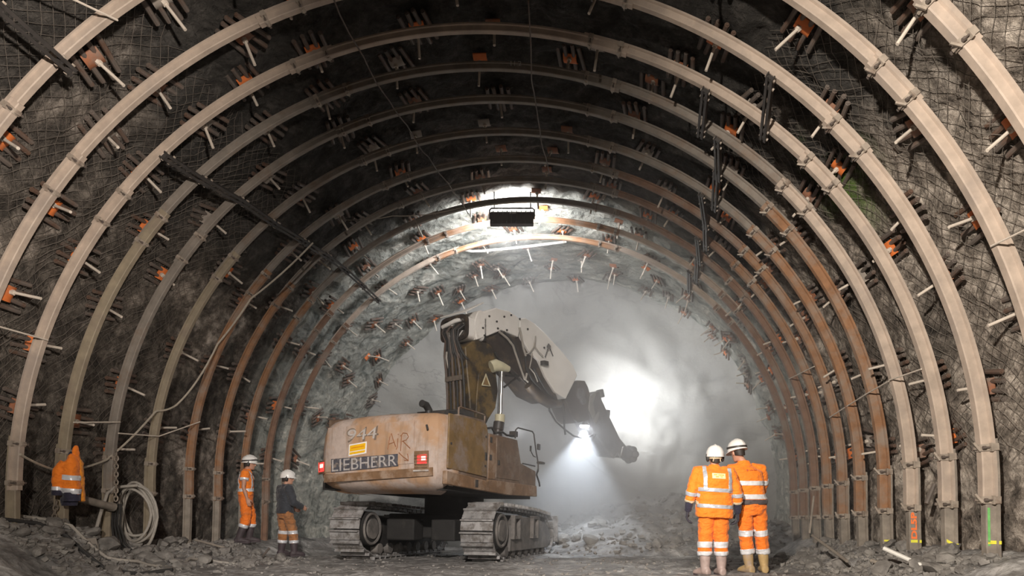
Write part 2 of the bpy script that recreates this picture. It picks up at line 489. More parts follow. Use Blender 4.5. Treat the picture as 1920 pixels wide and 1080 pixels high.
MARKS = {0: 'only its right shoulder in the upper corner', 1: 'cut off by the top of the view', 2: 'green stripe on its right foot',
         3: 'yellow mark alone on its right foot', 4: 'orange lettering low on its right foot', 5: 'chain beside its left foot',
         6: 'coiled hose against its left foot', 7: 'rusty, left foot bare above the rubble', 8: 'rusty, just in front of the left workers',
         9: 'dark crown in front of the hanging floodlight', 10: 'crown lit behind the hanging floodlight', 11: 'last one before the bare rock'}
arches = []
for i, (Y, x, z) in enumerate(AR):
    zr, zl = floor_z(x + 6, Y) - 0.18, floor_z(x - 6, Y) - 0.18
    if i in (1, 2): zl = min(zl, -0.6)
    a = empty('steel_arch', (x, Y, -(0.696 + 0.056 * Y)), f'{ORD[i]} steel arch rib from the camera, {MARKS[i]}', 'steel arch', 'steel arch ribs lining the tunnel')
    arches.append(a)
    r1 = 0.45 - 0.085 * (Y - 7.75) * (1 if Y < 12.3 else 0.6) - (0.16 if Y >= 12.3 else 0); r2 = r1 - 0.60
    l1 = 0.55 - 0.06 * (Y - 8.59); l2 = l1 - 0.50
    r1, r2, l1, l2 = r1 - z, r2 - z, l1 - z, l2 - z
    def sR(h): return math.degrees(math.asin(h / RI)) if h > 0 else h
    def sL(h): return 180 - math.degrees(math.asin(h / RI)) if h > 0 else 180 - h
    jr, jl = (sR(r2), sR(r1)), (sL(l1), sL(l2))
    # (joint lower, upper) pairs in s
    J = [jr, (41.0, 45.4), (72.4, 76.2), (109.2, 113.4), (140.0, 144.3), jl]
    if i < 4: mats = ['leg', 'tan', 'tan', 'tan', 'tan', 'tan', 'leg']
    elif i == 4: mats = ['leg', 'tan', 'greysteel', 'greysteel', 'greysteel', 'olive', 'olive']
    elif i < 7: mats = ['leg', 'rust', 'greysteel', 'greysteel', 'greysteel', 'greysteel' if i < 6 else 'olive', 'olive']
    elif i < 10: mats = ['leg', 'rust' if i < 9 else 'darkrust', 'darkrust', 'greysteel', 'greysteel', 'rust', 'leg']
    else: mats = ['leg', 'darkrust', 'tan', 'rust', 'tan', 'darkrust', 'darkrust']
    if i == 3: mats[6] = 'olive'; mats[1] = 'tan'
    if i == 5: mats[1] = 'rust'
    ends = [zr - z] + [0] * 5
    lo = [zr - z, J[0][0], J[1][0], J[2][0], J[3][0], J[4][0], J[5][0]]
    hi = [J[0][1], J[1][1], J[2][1], J[3][1], J[4][1], J[5][1], 180 + (z - zl)]
    ov = lambda s, d: s + (d if not (s < 0 or s > 180) else d * 0.05)
    for k in range(7):
        s0, s1 = lo[k], hi[k]
        if k > 0: s0 = ov(s0, -0.9)
        if k < 6: s1 = ov(s1, 0.9)
        outer = k in (0, 2, 4, 6)
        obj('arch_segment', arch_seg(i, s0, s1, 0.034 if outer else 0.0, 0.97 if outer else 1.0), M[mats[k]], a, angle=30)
    for jn, (sa, sb) in enumerate(J):
        for s in (sa, sb):
            p, o, t = arch_frame(i, s)
            c = bpy.data.objects.new('clamp', CLM); COL.objects.link(c); c.parent = a
            mt = Matrix((V((0, 1, 0)), o, t)).transposed().to_4x4()
            c.matrix_local = Matrix.Translation(p - V(a.location)) @ mt @ Matrix.Scale(ksc(s), 4)
            for sx in (-1, 1):
                bl = bpy.data.objects.new('bolt', BLM); COL.objects.link(bl); bl.parent = c
                bl.location = (sx * 0.105, 0.045, 0); bl.rotation_euler = (pi, 0, 0)
            if jn in (0, 1) and i < 8:
                w = bpy.data.objects.new('wedge', WEDGE); COL.objects.link(w); w.parent = c
                w.location = (-0.05, -0.045, 0.015); w.rotation_euler = (0.35 + 0.4 * random.random(), random.uniform(-.3, .3), 0.2)

def text_mesh(body, size, ext=0.0, align='CENTER', bold=0.0):
    cu = bpy.data.curves.new('t', 'FONT'); cu.body = body; cu.size = size; cu.extrude = ext; cu.align_x = align; cu.align_y = 'CENTER'; cu.resolution_u = 3; cu.offset = bold
    o = bpy.data.objects.new('t', cu); COL.objects.link(o)
    dg = bpy.context.evaluated_depsgraph_get()
    me = bpy.data.meshes.new_from_object(o.evaluated_get(dg))
    bpy.data.objects.remove(o); bpy.data.curves.remove(cu)
    return me
def mesh_pts(me): return [v.co.copy() for v in me.vertices], [tuple(p.vertices) for p in me.polygons]

# paint marks on the right feet: on the flange side that faces the camera
def foot_pt(i, zz, u, out=0.0):
    """u 0..1 across the visible (camera-side) face of the right leg"""
    Y, x, z = AR[i]
    p, o, t = arch_frame(i, min(zz - z, -0.001)) if zz < z else arch_frame(i, math.degrees(math.asin((zz - z) / RI)))
    w = 0.034 + (0.012 + 0.096 * u) * 0.97
    yy = -(0.062 + 0.010 * u) * 0.97 - 0.004
    return p + o * w + V((0, yy, 0))
for i, py in ((2, 1016), (3, 1013), (4, 1014), (5, 1013)):
    Y = AR[i][0]; zz = (VY - py) / FPX * Y
    mb = MB(); n = 7
    h = 0.020 if i < 5 else 0.013
    rows = [[foot_pt(i, zz + hh + (-0.05 * k / n if i == 3 else 0), k / n * 0.98) for k in range(n + 1)] for hh in (-h, h)]
    if i < 5:
        q = [foot_pt(i, zz + hh + (-0.055 if i == 3 else 0), 1.0) + V((dx, -0.040, 0)) for dx in (0.004, 0.034) for hh in (-h, h)]
        mb.add(q, [(0, 1, 3, 2)])
    mb.add(rows[0] + rows[1], [(k, k + 1, n + 2 + k, n + 1 + k) for k in range(n)])
    obj('level_mark', mb, M['yellowpaint'], arches[i], label='yellow sprayed level mark')
mb = MB(); n = 8
rows = [[foot_pt(2, 0.30 * 0 - 0.24 - 0.44 * k / n, u) for k in range(n + 1)] for u in (0.0, 0.30)]
mb.add(rows[0] + rows[1], [(k, k + 1, n + 2 + k, n + 1 + k) for k in range(n)])
obj('paint_stripe', mb, M['greenpaint'], arches[2], label='green sprayed stripe')
# lettering running up the fifth arch's right foot
def foot_text(i, body, z0, z1, mat, name):
    me = text_mesh(body, 1.0, bold=0.045); pts, fs = mesh_pts(me); bpy.data.meshes.remove(me)
    xs = [p.x for p in pts]; ys = [p.y for p in pts]
    x0, x1, y0, y1 = min(xs), max(xs), min(ys), max(ys)
    mb = MB(); mb.add([foot_pt(i, z0 + (z1 - z0) * (p.x - x0) / (x1 - x0), 0.92 - 0.85 * (p.y - y0) / (y1 - y0)) for p in pts], fs)
    obj(name, mb, mat, arches[i], angle=0)
foot_text(4, 'DL5P', -0.73, -0.355, M['orangepaint'], 'spray_lettering')
me = text_mesh('11.2', 0.10); pts, fs = mesh_pts(me); bpy.data.meshes.remove(me)
mb = MB(); base = AR[4]
mb.add([V((-1.0 + p.x, base[0] - 0.075, base[2] + sqrt(5.985 ** 2 - (-1.0 - base[1]) ** 2) + p.y)) for p in pts], fs)
obj('chalk_lettering', mb, M['chalk'], arches[4], angle=0)
# ------------------------------------------------------------------ rock bolts: grey bars under a bent orange plate with a rod through it
def bolt_parts(kind):
    """local frame: z points into the tunnel, x along the tunnel, y around the arch; origin on the rock"""
    parts = []
    for k in range(4):
        mb = MB(); y = (k - 1.5) * 0.112
        L = 0.27 + 0.03 * ((k * 7) % 3)
        mb.tube([(-L, y, 0.10), (L, y * 1.04, 0.10)], 0.031, 8)
        mb.cyl((-L - 0.001, y, 0.10), (-L - 0.012, y, 0.10), 0.018, 8)
        parts.append(('spacer_bar', mb, M['bar']))
    mb = MB(); rows = []
    for u in range(7):
        a = (u - 3) / 3.0
        rows.append([V((a * 0.105, v * 0.10, 0.150 - 0.045 * a * a)) for v in (-1, 1)])
    n = len(rows)
    top = [p for r in rows for p in r]; bot = [p - V((0, 0, 0.014)) for p in top]
    fs = []
    for i in range(n - 1):
        a, b, c, d = 2 * i, 2 * i + 1, 2 * i + 3, 2 * i + 2
        fs += [(a, b, c, d), (a + 2 * n, d + 2 * n, c + 2 * n, b + 2 * n), (a, d, d + 2 * n, a + 2 * n), (b, b + 2 * n, c + 2 * n, c)]
    fs += [(0, 2 * n, 2 * n + 1, 1), (2 * n - 2, 2 * n - 1, 4 * n - 1, 4 * n - 2)]
    mb.add(top + bot, fs)
    parts.append(('bearing_plate', mb, M[kind]))
    mb = MB(); mb.cyl((0, 0, 0.12), (0, 0, 0.50), 0.0185, 8)
    parts.append(('bolt_rod', mb, M['rod']))
    return parts
NUT = MB().cyl((0, 0, 0.146), (0, 0, 0.185), 0.036, 6, 0.034).mesh('nut'); NUT.materials.append(M['rod'])
BT = {}
for kind in ('plate', 'plate_dull', 'plate_grey'):
    BT[kind] = []
    for nm, mb, mt in bolt_parts(kind):
        me = mb.mesh(nm); me.materials.append(mt); BT[kind].append((nm, me))

def place_bolt(s, Y, kind, label, group, bars=True, roll=0.0, tilt=(0, 0), sc=1.0, plate=True, push=0.0):
    p = rock_pt(s, Y)
    a = radians(s)
    nrm = V((-cos(a), 0, -sin(a))) if 0 <= s <= 180 else V((-1 if s < 0 else 1, 0, 0))
    xv = V((0, 1, 0)); yv = nrm.cross(xv)
    mt = Matrix((xv, yv, nrm)).transposed()
    mt = mt @ Matrix.Rotation(roll, 3, 'Z')
    e = empty('rock_bolt', p + nrm * push, label, 'rock bolt', group)
    e.rotation_euler = mt.to_euler()
    e.scale = (sc, sc, sc)
    for nm, me in BT[kind]:
        if nm == 'spacer_bar' and not bars: continue
        if nm == 'bearing_plate' and not plate: continue
        o = bpy.data.objects.new(nm, me); COL.objects.link(o); o.parent = e
        if nm == 'bolt_rod':
            o.rotation_euler = (tilt[0], tilt[1], 0)
            u = bpy.data.objects.new('nut', NUT); COL.objects.link(u); u.parent = o
        elif nm == 'spacer_bar':
            o.rotation_euler = (0, 0, random.uniform(-.06, .06))
    return e

rr = random.Random(11)
MEAS = {0: [46, 33], 1: [28, 39, 54, 122, 131, 143], 2: [33, 62, 76, 110, 117, 136, 146, 157], 3: [14, 55, 98, 111, 120, 127, 137, 150, 162],
        4: [56, 122, 143, 155, 171], 5: [70, 127, 148, 165], 6: [94, 105, 112, 143, 158, 171], 7: [84, 93], 8: [159], 9: [166], 10: [68, 73]}
BRIGHT = {(1, 28), (2, 157), (2, 146), (3, 150), (4, 155), (5, 148), (5, 165), (6, 158), (3, 162), (4, 143), (3, 120), (3, 111), (3, 98), (0, 33), (2, 62), (6, 143)}
GREY = {(2, 136), (3, 127), (6, 94), (6, 105), (6, 112), (4, 122), (5, 127)}
# tie rods, lamps and the like keep some gaps free
for k in range(11):
    Y0, Y1 = AR[k][0], AR[k + 1][0]
    want = list(MEAS.get(k, []))
    lo, hi = (2, 176)
    if k == 0: lo, hi = 30, 60
    if k == 1: lo, hi = 14, 150
    if k == 2: lo, hi = 8, 160
    s = lo + rr.uniform(0, 6)
    while s < hi:
        if all(abs(s - w) > 7.5 for w in want): want.append(s)
        s += rr.uniform(10.5, 13.5)
    want.sort()
    nR = [w for w in want if w < 70]; nL = [w for w in want if w > 110]; nC = [w for w in want if 70 <= w <= 110]
    for w in want:
        if w < 70: side, idx, num = 'right wall', nR.index(w), 'from the floor'
        elif w > 110: side, idx, num = 'left wall', len(nL) - 1 - nL.index(w), 'from the floor'
        else: side, idx, num = 'crown', len(nC) - 1 - nC.index(w), 'from the left'
        kind = 'plate' if (k, w) in BRIGHT else 'plate_grey' if (k, w) in GREY else rr.choice(['plate', 'plate_dull', 'plate_dull', 'plate_grey'] if k < 9 else ['plate', 'plate_dull'])
        col = {'plate': 'orange', 'plate_dull': 'rusty', 'plate_grey': 'grey'}[kind]
        lab = f'rock bolt with {col} plate, {ORD[k]} gap between arches, {side}, {ORD[idx]} {num}'
        Y = (Y0 + Y1) / 2 + rr.uniform(-.06, .06)
        bars = not ((70 <= w <= 110) and rr.random() < 0.5)
        place_bolt(w, Y, kind, lab, 'rock bolts between the steel arches', bars, rr.uniform(-.25, .25) if (k, w) not in BRIGHT else rr.uniform(-.1, .1),
                   (rr.uniform(-.22, .22), rr.uniform(-.35, .1)), 1.0, True, -0.02)
# the bare shell beyond the last arch
rows = [(16.35, 11, 8), (17.15, 14, 11), (17.95, 10, 13), (18.7, 14, 20), (19.45, 10, 28)]
RN = ['row nearest the last arch', 'second row beyond the last arch', 'third row beyond the last arch', 'fourth row beyond the last arch', 'row nearest the working face']
for r_, (Y, st, s) in enumerate(rows):
    j = 0
    k = 0
    ss = []
    while s < 176:
        ss.append(s + rr.uniform(-2.5, 2.5)); s += st
    for j, w in enumerate(sorted(ss, reverse=True)):
        kind = rr.choice(['plate', 'plate_dull', 'plate_dull', 'plate_grey'])
        col = {'plate': 'orange', 'plate_dull': 'rusty', 'plate_grey': 'grey'}[kind]
        nm = ORD[j] if j < 12 else f'number {j + 1}'
        nm = nm if j < 12 else {12: 'thirteenth', 13: 'fourteenth', 14: 'fifteenth', 15: 'sixteenth', 16: 'seventeenth', 17: 'eighteenth', 18: 'nineteenth'}[j]
        place_bolt(w, Y + rr.uniform(-.2, .2), kind, f'rock bolt with {col} plate, {RN[r_]}, {nm} from the left', 'rock bolts in the bare shell before the face', rr.random() < 0.85,
                   rr.uniform(-.5, .5), (rr.uniform(-.35, .35), rr.uniform(-.5, .3)), rr.uniform(0.85, 1.0), True, -0.02)

# ------------------------------------------------------------------ black spacer struts between neighbouring arches
def strut(i, s0, s1, label, r_in=5.86, tail=0.10):
    p0, o0, t0 = arch_frame(i, s0); p1, o1, t1 = arch_frame(i + 1, s1)
    p0 = p0 - o0 * 0.035; p1 = p1 - o1 * 0.035
    d = (p1 - p0).normalized()
    e = empty('spacer_strut', p0, label, 'strut', 'black struts bracing neighbouring arches')
    side = t0
    up = d.cross(side).normalized()
    a, b = p0 - d * tail, p1 + d * tail
    L = (b - a).length
    mt = Matrix((d, side, up)).transposed()
    for sg in (-1, 1):
        mb = MB()
        mb.box((a + b) / 2 + side * sg * 0.042, (L, 0.014, 0.06), mt)
        mb.box((a + b) / 2 + side * sg * 0.030 - up * 0.028, (L, 0.034, 0.010), mt)
        obj('angle_bar', mb, M['blacksteel'], e)
    for q in (0.04, 0.16, 0.84, 0.96):
        mb = MB(); mb.box(a + (b - a) * q, (0.045, 0.085, 0.045), mt)
        obj('end_plate', mb, M['blacksteel'], e)
        for sg in (-1, 1):
            mb = MB(); c = a + (b - a) * q + side * sg * 0.045; mb.cyl(c, c + side * sg * 0.022, 0.018, 6)
            obj('bolt', mb, M['clamp'], e)
SIDE = {}
for i, s0, s1 in ((0, 133.3, 133.3), (3, 133.0, 132.5), (4, 132.3, 131.9), (5, 131.8, 131.4), (6, 131.4, 131.0), (7, 131.0, 130.8), (8, 130.7, 130.5), (9, 130.5, 130.4), (10, 130.5, 130.4)):
    strut(i, s0, s1, f'black spacer strut, left shoulder, between the {ORD[i]} and {ORD[i + 1]} steel arches')
for i, s0, s1 in ((2, 53.8, 51.6), (3, 60.5, 58.9), (4, 56.2, 54.2), (5, 54.6, 52.9), (6, 55.5, 53.5), (7, 53.6, 52.0), (8, 54.0, 52.4), (9, 53, 52), (10, 54, 53)):
    strut(i, s0, s1, f'black spacer strut, right shoulder, between the {ORD[i]} and {ORD[i + 1]} steel arches')

# thin tie rods between arches
def tie(pts, label, r=0.011, mat='rod', name='tie_rod'):
    mb = MB(); mb.tube(pts, r, 6)
    return tag(obj(name, mb, M[mat]), label, 'rod', 'thin tie rods between arches')
def ar(i, s, up=0.0): p, o, t = arch_frame(i, s); return p - o * 0.02
tie([ar(1, 24.5), ar(0, 24.2)], 'thin tie rod hooked to the second arch at the right picture edge')
tie([ar(4, 15), ar(5, 13.8), ar(7, 12)], 'long thin tie rod slanting down past the rusty arches on the right wall')
tie([ar(3, 15.6), ar(4, 15.1)], 'thin pale tie rod between the fourth and fifth arches, right wall')
tie([ar(7, 21.5), ar(9, 22)], 'thin tie rod across the eighth to tenth arches on the right wall')
tie([ar(2, 160.8), ar(3, 160.6)], 'thin tie rod from the left picture edge to the fourth arch')
tie([ar(5, 170.5), ar(4, 170.8)], 'thin tie rod low on the left wall between the fifth and sixth arches')
tie([ar(5, 172.2), ar(6, 172.0)], 'thin tie rod low on the left wall between the sixth and seventh arches')
tie([ar(6, 172.0) , ar(7, 168.8)], 'thin tie rod low on the left wall between the seventh and eighth arches')
tie([ar(0, 130), ar(1, 126.5)], 'thin tie rod at the top left beside the nearest spacer strut')

# wires along the crown
def wire(pts, label, r=0.008, mat='cable', name='cable', cat='cable', group=None, sub=1):
    mb = MB(); mb.tube(pts, r, 6)
    return tag(obj(name, mb, M[mat]), label, cat, group)
def crown(s0, s1, ya, yb):
    return [V((xc(Y) + 5.86 * cos(radians(s0 + (s1 - s0) * t)), Y, zc(Y) + 5.86 * sin(radians(s0 + (s1 - s0) * t)) - 0.05 * sin(pi * ((Y - ya) % 1)))) for t, Y in ((k / 24, ya + (yb - ya) * k / 24) for k in range(25))]
wire(crown(105.5, 102.5, 7.6, 14.0), 'thin cable strung along the crown left of the middle', 0.010, 'bar')
wire(crown(83.5, 84.0, 7.9, 12.4), 'thin cable strung along the crown right of the middle', 0.010, 'bar')
wp = [at(497, 408, 11.2), at(560, 470, 11.0), at(517, 507, 11.1), at(457, 570, 11.2), at(440, 600, 11.2), at(400, 655, 11.25)]
# service rope slung along the left wall from arch to arch
def sag(pts, d, n=8):
    out = []
    for a, b in zip(pts, pts[1:]):
        for k in range(n):
            t = k / n; p = a.lerp(b, t); p.z -= d * 4 * t * (1 - t) * (b - a).length; out.append(p)
    return out + [pts[-1]]
rope = sag([at(38, 852, 8.45), at(115, 884, 9.28), at(200, 862, 10.2), at(291, 772, 11.12)], 0.03) + sag([at(291, 770, 11.12), at(330, 760, 11.5), at(408, 645, 12.1)], 0.08)[1:] + sag([at(408, 645, 12.1), at(470, 560, 12.2), at(587, 455, 12.3)], 0.03)[1:]
wire(rope, 'pale service cable slung along the left wall behind the hung jackets', 0.016, 'cable')
wire(sag([at(645, 412, 13.2), at(735, 405, 13.2), at(870, 388, 13.6)], 0.04), 'thin wire sagging under the crown left of the floodlight', 0.008, 'cable')

# white pipe under the crown just behind the last arch
mb = MB(); mb.tube([at(868, 468, 16.35), at(885, 471, 16.35), at(910, 470, 16.35), at(980, 463, 16.3), at(1062, 453, 16.3)], 0.03, 8)
tag(obj('white_pipe', mb, M['white_pipe']), 'thin white pipe under the crown behind the last arch', 'pipe')

# ------------------------------------------------------------------ floodlight under the crown
LY = 14.35
fl = empty('floodlight', at(960, 411, LY), 'wide black floodlight hanging under the crown, lighting the rock beyond', 'floodlight')
mb = MB(); c = at(960, 411, LY)
tilt = Matrix.Rotation(radians(-22), 3, 'X')
mb.box(c, (0.93, 0.10, 0.33), tilt); obj('lamp_housing', mb, M['blacksteel'], fl, bevel=0.012)
for q in range(9):
    mb = MB(); mb.box(c + tilt @ V((-0.4 + 0.1 * q, -0.075, 0)), (0.012, 0.05, 0.30), tilt); obj('cooling_fin', mb, M['blacksteel'], fl)
M['lamp_glass'] = simple('floodlight_glass', (0.9, 0.95, 1.0), 0.3, 0, 0.02, 5, 0, emit=(0.95, 0.98, 1.0), estr=30)
mb = MB(); mb.box(c + tilt @ V((0, 0.056, 0)), (0.87, 0.014, 0.28), tilt); obj('lamp_glass', mb, M['lamp_glass'], fl)
mb = MB(); mb.tube([c + V((-0.48, 0, 0)), c + V((-0.48, 0, 0.20)), c + V((-0.44, 0, 0.235)), c + V((0.44, 0, 0.235)), c + V((0.48, 0, 0.20)), c + V((0.48, 0, 0))], 0.016, 8)
obj('bracket', mb, M['blacksteel'], fl)
for q in (-0.38, 0.40):
    mb = MB(); mb.tube([c + V((q, 0, 0.235)), c + V((q, -0.02, 0.58))], 0.012, 6); obj('hanger', mb, M['blacksteel'], fl)
mb = MB(); mb.box(c + tilt @ V((0.02, -0.056, 0.12)), (0.15, 0.006, 0.035), tilt); obj('name_plate', mb, M['chalk'], fl, label='pale name plate')

# ------------------------------------------------------------------ left side: chains, pipe, coiled hose, cable on the ground
def chain(p0, p1, label, link=0.085):
    p0, p1 = V(p0), V(p1); L = (p1 - p0).length; n = int(L / (link * 0.72)); d = (p1 - p0).normalized()
    e = empty('hanging_chain', p0, label, 'chain', 'chains hanging on the left arches')
    u = d.orthogonal().normalized(); w = d.cross(u)
    for k in range(n):
        c = p0 + d * (link * 0.72 * (k + 0.5)); q = u if k % 2 else w
        mb = MB(); mb.tube([c + d * cos(a) * link * 0.5 + q * sin(a) * link * 0.30 for a in (2 * pi * j / 10 for j in range(10))], 0.011, 6, closed=True)
        obj('link', mb, M['chain'], e)
chain(at(218, 848, 10.12), at(217, 942, 10.12), 'rusty chain hanging beside the coiled hose')
chain(at(106, 940, 9.28), at(98, 995, 9.28), 'rusty chain hanging below the orange jackets')
mb = MB(); mb.tube([at(150, 935, 9.5), at(212, 951, 10.15)], 0.055, 14); mb.tube([at(205, 949, 10.1), at(213, 951.2, 10.17)], 0.068, 14)
tag(obj('steel_pipe', mb, M['leg']), 'grey steel pipe lying between the arches behind the jackets', 'pipe')
# coiled hose
e = empty('hose_coil', at(262, 960, 10.75), 'grey hose coiled in loops and hung on the sixth arch, left wall', 'hose')
rh = random.Random(4)
for k in range(7):
    cx, cy, rx, ry = 258 + rh.uniform(-5, 5), 968 + rh.uniform(-10, 6), 34 - rh.uniform(0, 6), 60 - rh.uniform(0, 14)
    if k == 0: cx, cy, rx, ry = 259, 970, 36, 62
    pts = []
    for j in range(28):
        a = 2 * pi * j / 28
        w = 1 + 0.05 * sin(3 * a + k)
        pts.append(at(cx + rx * cos(a) * w - 6 * (sin(a) > 0) * sin(a), cy - ry * sin(a) * w, 10.62 + 0.045 * k + 0.05 * sin(2 * a + k)))
    mb = MB(); mb.tube(pts, 0.021, 8, closed=True)
    obj('loop', mb, M['hose_grey'], e)
mb = MB(); mb.tube([at(258, 910, 10.6), at(235, 912, 10.5), at(215, 914, 10.35), at(201, 925, 10.2), at(190, 958, 10.05), at(178, 1000, 9.9), at(165, 1030, 9.75)], 0.024, 8)
obj('hose_end', mb, M['hose_grey'], e)
for k in range(4):
    mb = MB(); x = 212 + k * 5
    mb.tube([at(x, 945, 10.3), at(x - 2, 985, 10.32), at(x + 2 + 2 * k, 1020, 10.34), at(x + 12 + 3 * k, 1032, 10.4)], 0.016, 6)
    obj('hanging_strand', mb, M['rubber'], e)
def ground_line(px, label, r, mat, cat='cable', name='cable', lift=0.0):
    pts = []
    for (x, Y), (x2, Y2) in zip(px, px[1:]):
        n = max(2, int(hypot(x2 - x, Y2 - Y) / 0.12))
        for k in range(n):
            t = k / n; xx, yy = x + (x2 - x) * t, Y + (Y2 - Y) * t
            pts.append(V((xx, yy, floor_z(xx, yy) + r + 0.015 + lift)))
    mb = MB(); mb.tube(pts, r, 8); return tag(obj(name, mb, M[mat]), label, cat)
def gp(px, Y): return ((px - VX) / FPX * Y, Y)
ground_line([gp(20, 8.7), gp(60, 9.0), gp(110, 9.15), gp(180, 9.3), gp(240, 9.5), gp(290, 9.9), gp(330, 10.3), gp(355, 11.0), gp(385, 11.4), gp(430, 11.6), gp(470, 11.7)], 'pale hose trailing over the rubble along the left floor', 0.022, 'hose_grey', 'hose', 'hose')
ground_line([gp(5, 8.45), gp(70, 8.75), gp(150, 8.95), gp(260, 9.2), gp(345, 9.3)], 'black cable lying at the front left of the floor', 0.025, 'rubber')

# poles, pipes and boards lying about
def pole(p0, p1, r, label, name='steel_bar', mat='bar', cat='bar', n=8):
    mb = MB(); mb.cyl(p0, p1, r, n); return tag(obj(name, mb, M[mat]), label, cat)
pole(at(1657, 1028, 8.75), at(1748, 1069, 8.3), 0.028, 'pale steel pole leaning on the rubble by the right wall', 'steel_pole', 'white_pipe', 'pole')
pole(at(1523, 1004, 10.9), at(1588, 1052, 9.6), 0.024, 'bent grey bar lying on the rubble behind the workers', 'steel_bar', 'leg')
pole(at(1633, 1051, 9.1), at(1668, 1062, 8.9), 0.026, 'short grey bar end in the rubble left of the pale pole', 'steel_bar', 'leg')
pole(at(1777, 1071, 8.1), at(1822, 1074, 8.0), 0.032, 'short pale pipe end at the foot of the fourth arch, right side', 'steel_pipe', 'white_pipe', 'pipe')
pole(at(1838, 1068, 7.75), at(1885, 1076, 7.65), 0.036, 'short pale pipe end at the foot of the third arch, right side', 'steel_pipe', 'white_pipe', 'pipe')
pole(at(1737, 945, 9.05), at(1752, 908, 9.1), 0.032, 'dark bar stub sticking out between the fourth and fifth right feet', 'steel_bar', 'bar')
pole(at(1518, 1000, 11.6), at(1526, 930, 11.7), 0.02, 'pale bar standing against the rusty right arches', 'steel_bar', 'leg')
pole(at(102, 996, 8.85), at(58, 1028, 8.6), 0.03, 'grey pole leaning on the mound below the chain', 'steel_pole', 'leg', 'pole')
pole(at(432, 1030, 12.3), at(365, 1012, 11.9), 0.02, 'thin board lying on the left rubble', 'steel_bar', 'leg')
pole(at(505, 1028, 13.0), at(492, 1044, 12.8), 0.02, 'thin dark stick standing between the two left workers', 'steel_bar', 'bar')
# the pink-grey bearing plate propped on the left mound
e = empty('anchor_plate', at(170, 1022, 9.5), 'pinkish steel bracket plate propped on the left rubble under the hose end', 'plate')
mb = MB(); m_ = Matrix.Rotation(0.35, 3, 'X') @ Matrix.Rotation(0.3, 3, 'Z')
mb.box(at(165, 1022, 9.5), (0.24, 0.03, 0.20), m_); obj('plate', mb, M['plate_grey'], e, bevel=0.006)
mb = MB(); mb.cyl(at(164, 1020, 9.47), at(164, 1019, 9.36), 0.03, 8); obj('socket', mb, M['bar'], e)

# ------------------------------------------------------------------ loose rocks
ROCKS = []
M['stone'] = simple('broken_rock', (0.25, 0.235, 0.215), 0.85, 0, 0.35, 5, 0.6, 0.012, (0.14, 0.13, 0.12), 4, (0.45, 0.6))
for k in range(7):
    bm = bmesh.new(); bmesh.ops.create_icosphere(bm, subdivisions=2, radius=1)
    q = V((k * 7.3, k * 3.1, 5))
    for v in bm.verts:
        d = v.co.copy()
        cell = noise.cell_vector(d * 1.3 + q)
        v.co = d * (0.80 + 0.35 * fr(d + q, 0.9, 2) + 0.12 * (cell.x - .5))
        v.co.z *= 0.62 + 0.06 * (k % 3); v.co.x *= 1.15
    me = bpy.data.meshes.new('rock'); bm.to_mesh(me); bm.free(); fin(me, 24); me.materials.append(M['stone']); ROCKS.append(me)
def rocks(n, fx, label, group, smin, smax, seed):
    r = random.Random(seed)
    for k in range(n):
        x, Y = fx(r)
        s = smin + (smax - smin) * r.random() ** 2.4
        o = bpy.data.objects.new('rock', r.choice(ROCKS)); COL.objects.link(o)
        o.location = (x, Y, floor_z(x, Y) + s * 0.28); o.scale = (s, s * r.uniform(.8, 1.1), s * r.uniform(.7, 1.1))
        o.rotation_euler = (r.uniform(-.5, .5), r.uniform(-.5, .5), r.uniform(0, 6.3))
        tag(o, label, 'rock', group)
def fl_(r):
    Y = 8.1 + 5.2 * r.random() ** 1.2; return xc(Y) - 6.15 + abs(r.gauss(0, 0.8)), Y
def fr_(r):
    Y = r.uniform(7.5, 13.5); return xc(Y) + 6.1 - abs(r.gauss(0, 0.65)), Y
def fp_(r):
    a, d = r.uniform(pi, 2 * pi), 4.4 * sqrt(r.random()); return 2.0 + d * cos(a), 19.6 + 1.12 * d * sin(a)
def rubble(name, n, fx, label, smin, smax, seed):
    r = random.Random(seed); mb = MB()
    for k in range(n):
        x, Y = fx(r); s = smin + (smax - smin) * r.random() ** 2
        mt = Matrix.Rotation(r.uniform(0, 6.3), 3, 'Z') @ Matrix.Rotation(r.uniform(-.7, .7), 3, 'X') @ Matrix.Rotation(r.uniform(-.7, .7), 3, 'Y')
        c = V((x, Y, floor_z(x, Y) + s * 0.2))
        vs = [c + mt @ V((sx * s * r.uniform(.35, .75), sy * s * r.uniform(.3, .7), sz * s * r.uniform(.2, .45))) for sx in (-1, 1) for sy in (-1, 1) for sz in (-1, 1)]
        mb.add(vs, [(0, 1, 3, 2), (4, 6, 7, 5), (0, 4, 5, 1), (2, 3, 7, 6), (0, 2, 6, 4), (1, 5, 7, 3)])
    tag(obj(name, mb, M['stone'], angle=0), label, 'rubble', None, 'stuff')
rubble('rubble', 1500, fl_, 'fine broken rubble strewn along the left wall foot', 0.02, 0.08, 21)
rubble('rubble', 1600, fr_, 'fine broken rubble strewn along the right wall foot', 0.02, 0.085, 22)
rubble('rubble', 900, fp_, 'fine broken rubble covering the muck pile', 0.03, 0.12, 23)
def fm_(r): return r.uniform(-6.5, 3.5), r.uniform(8.2, 15.0)
rubble('rubble', 700, fm_, 'small stones scattered over the muddy middle of the floor', 0.012, 0.045, 24)
rocks(150, fl_, 'grey broken rock in the rubble along the left wall', 'rubble rocks on the left', 0.03, 0.19, 1)
rocks(120, fr_, 'grey broken rock in the rubble along the right wall', 'rubble rocks on the right', 0.03, 0.20, 2)
rocks(90, fp_, 'grey broken rock on the muck pile before the face', 'rocks of the muck pile', 0.05, 0.26, 3)
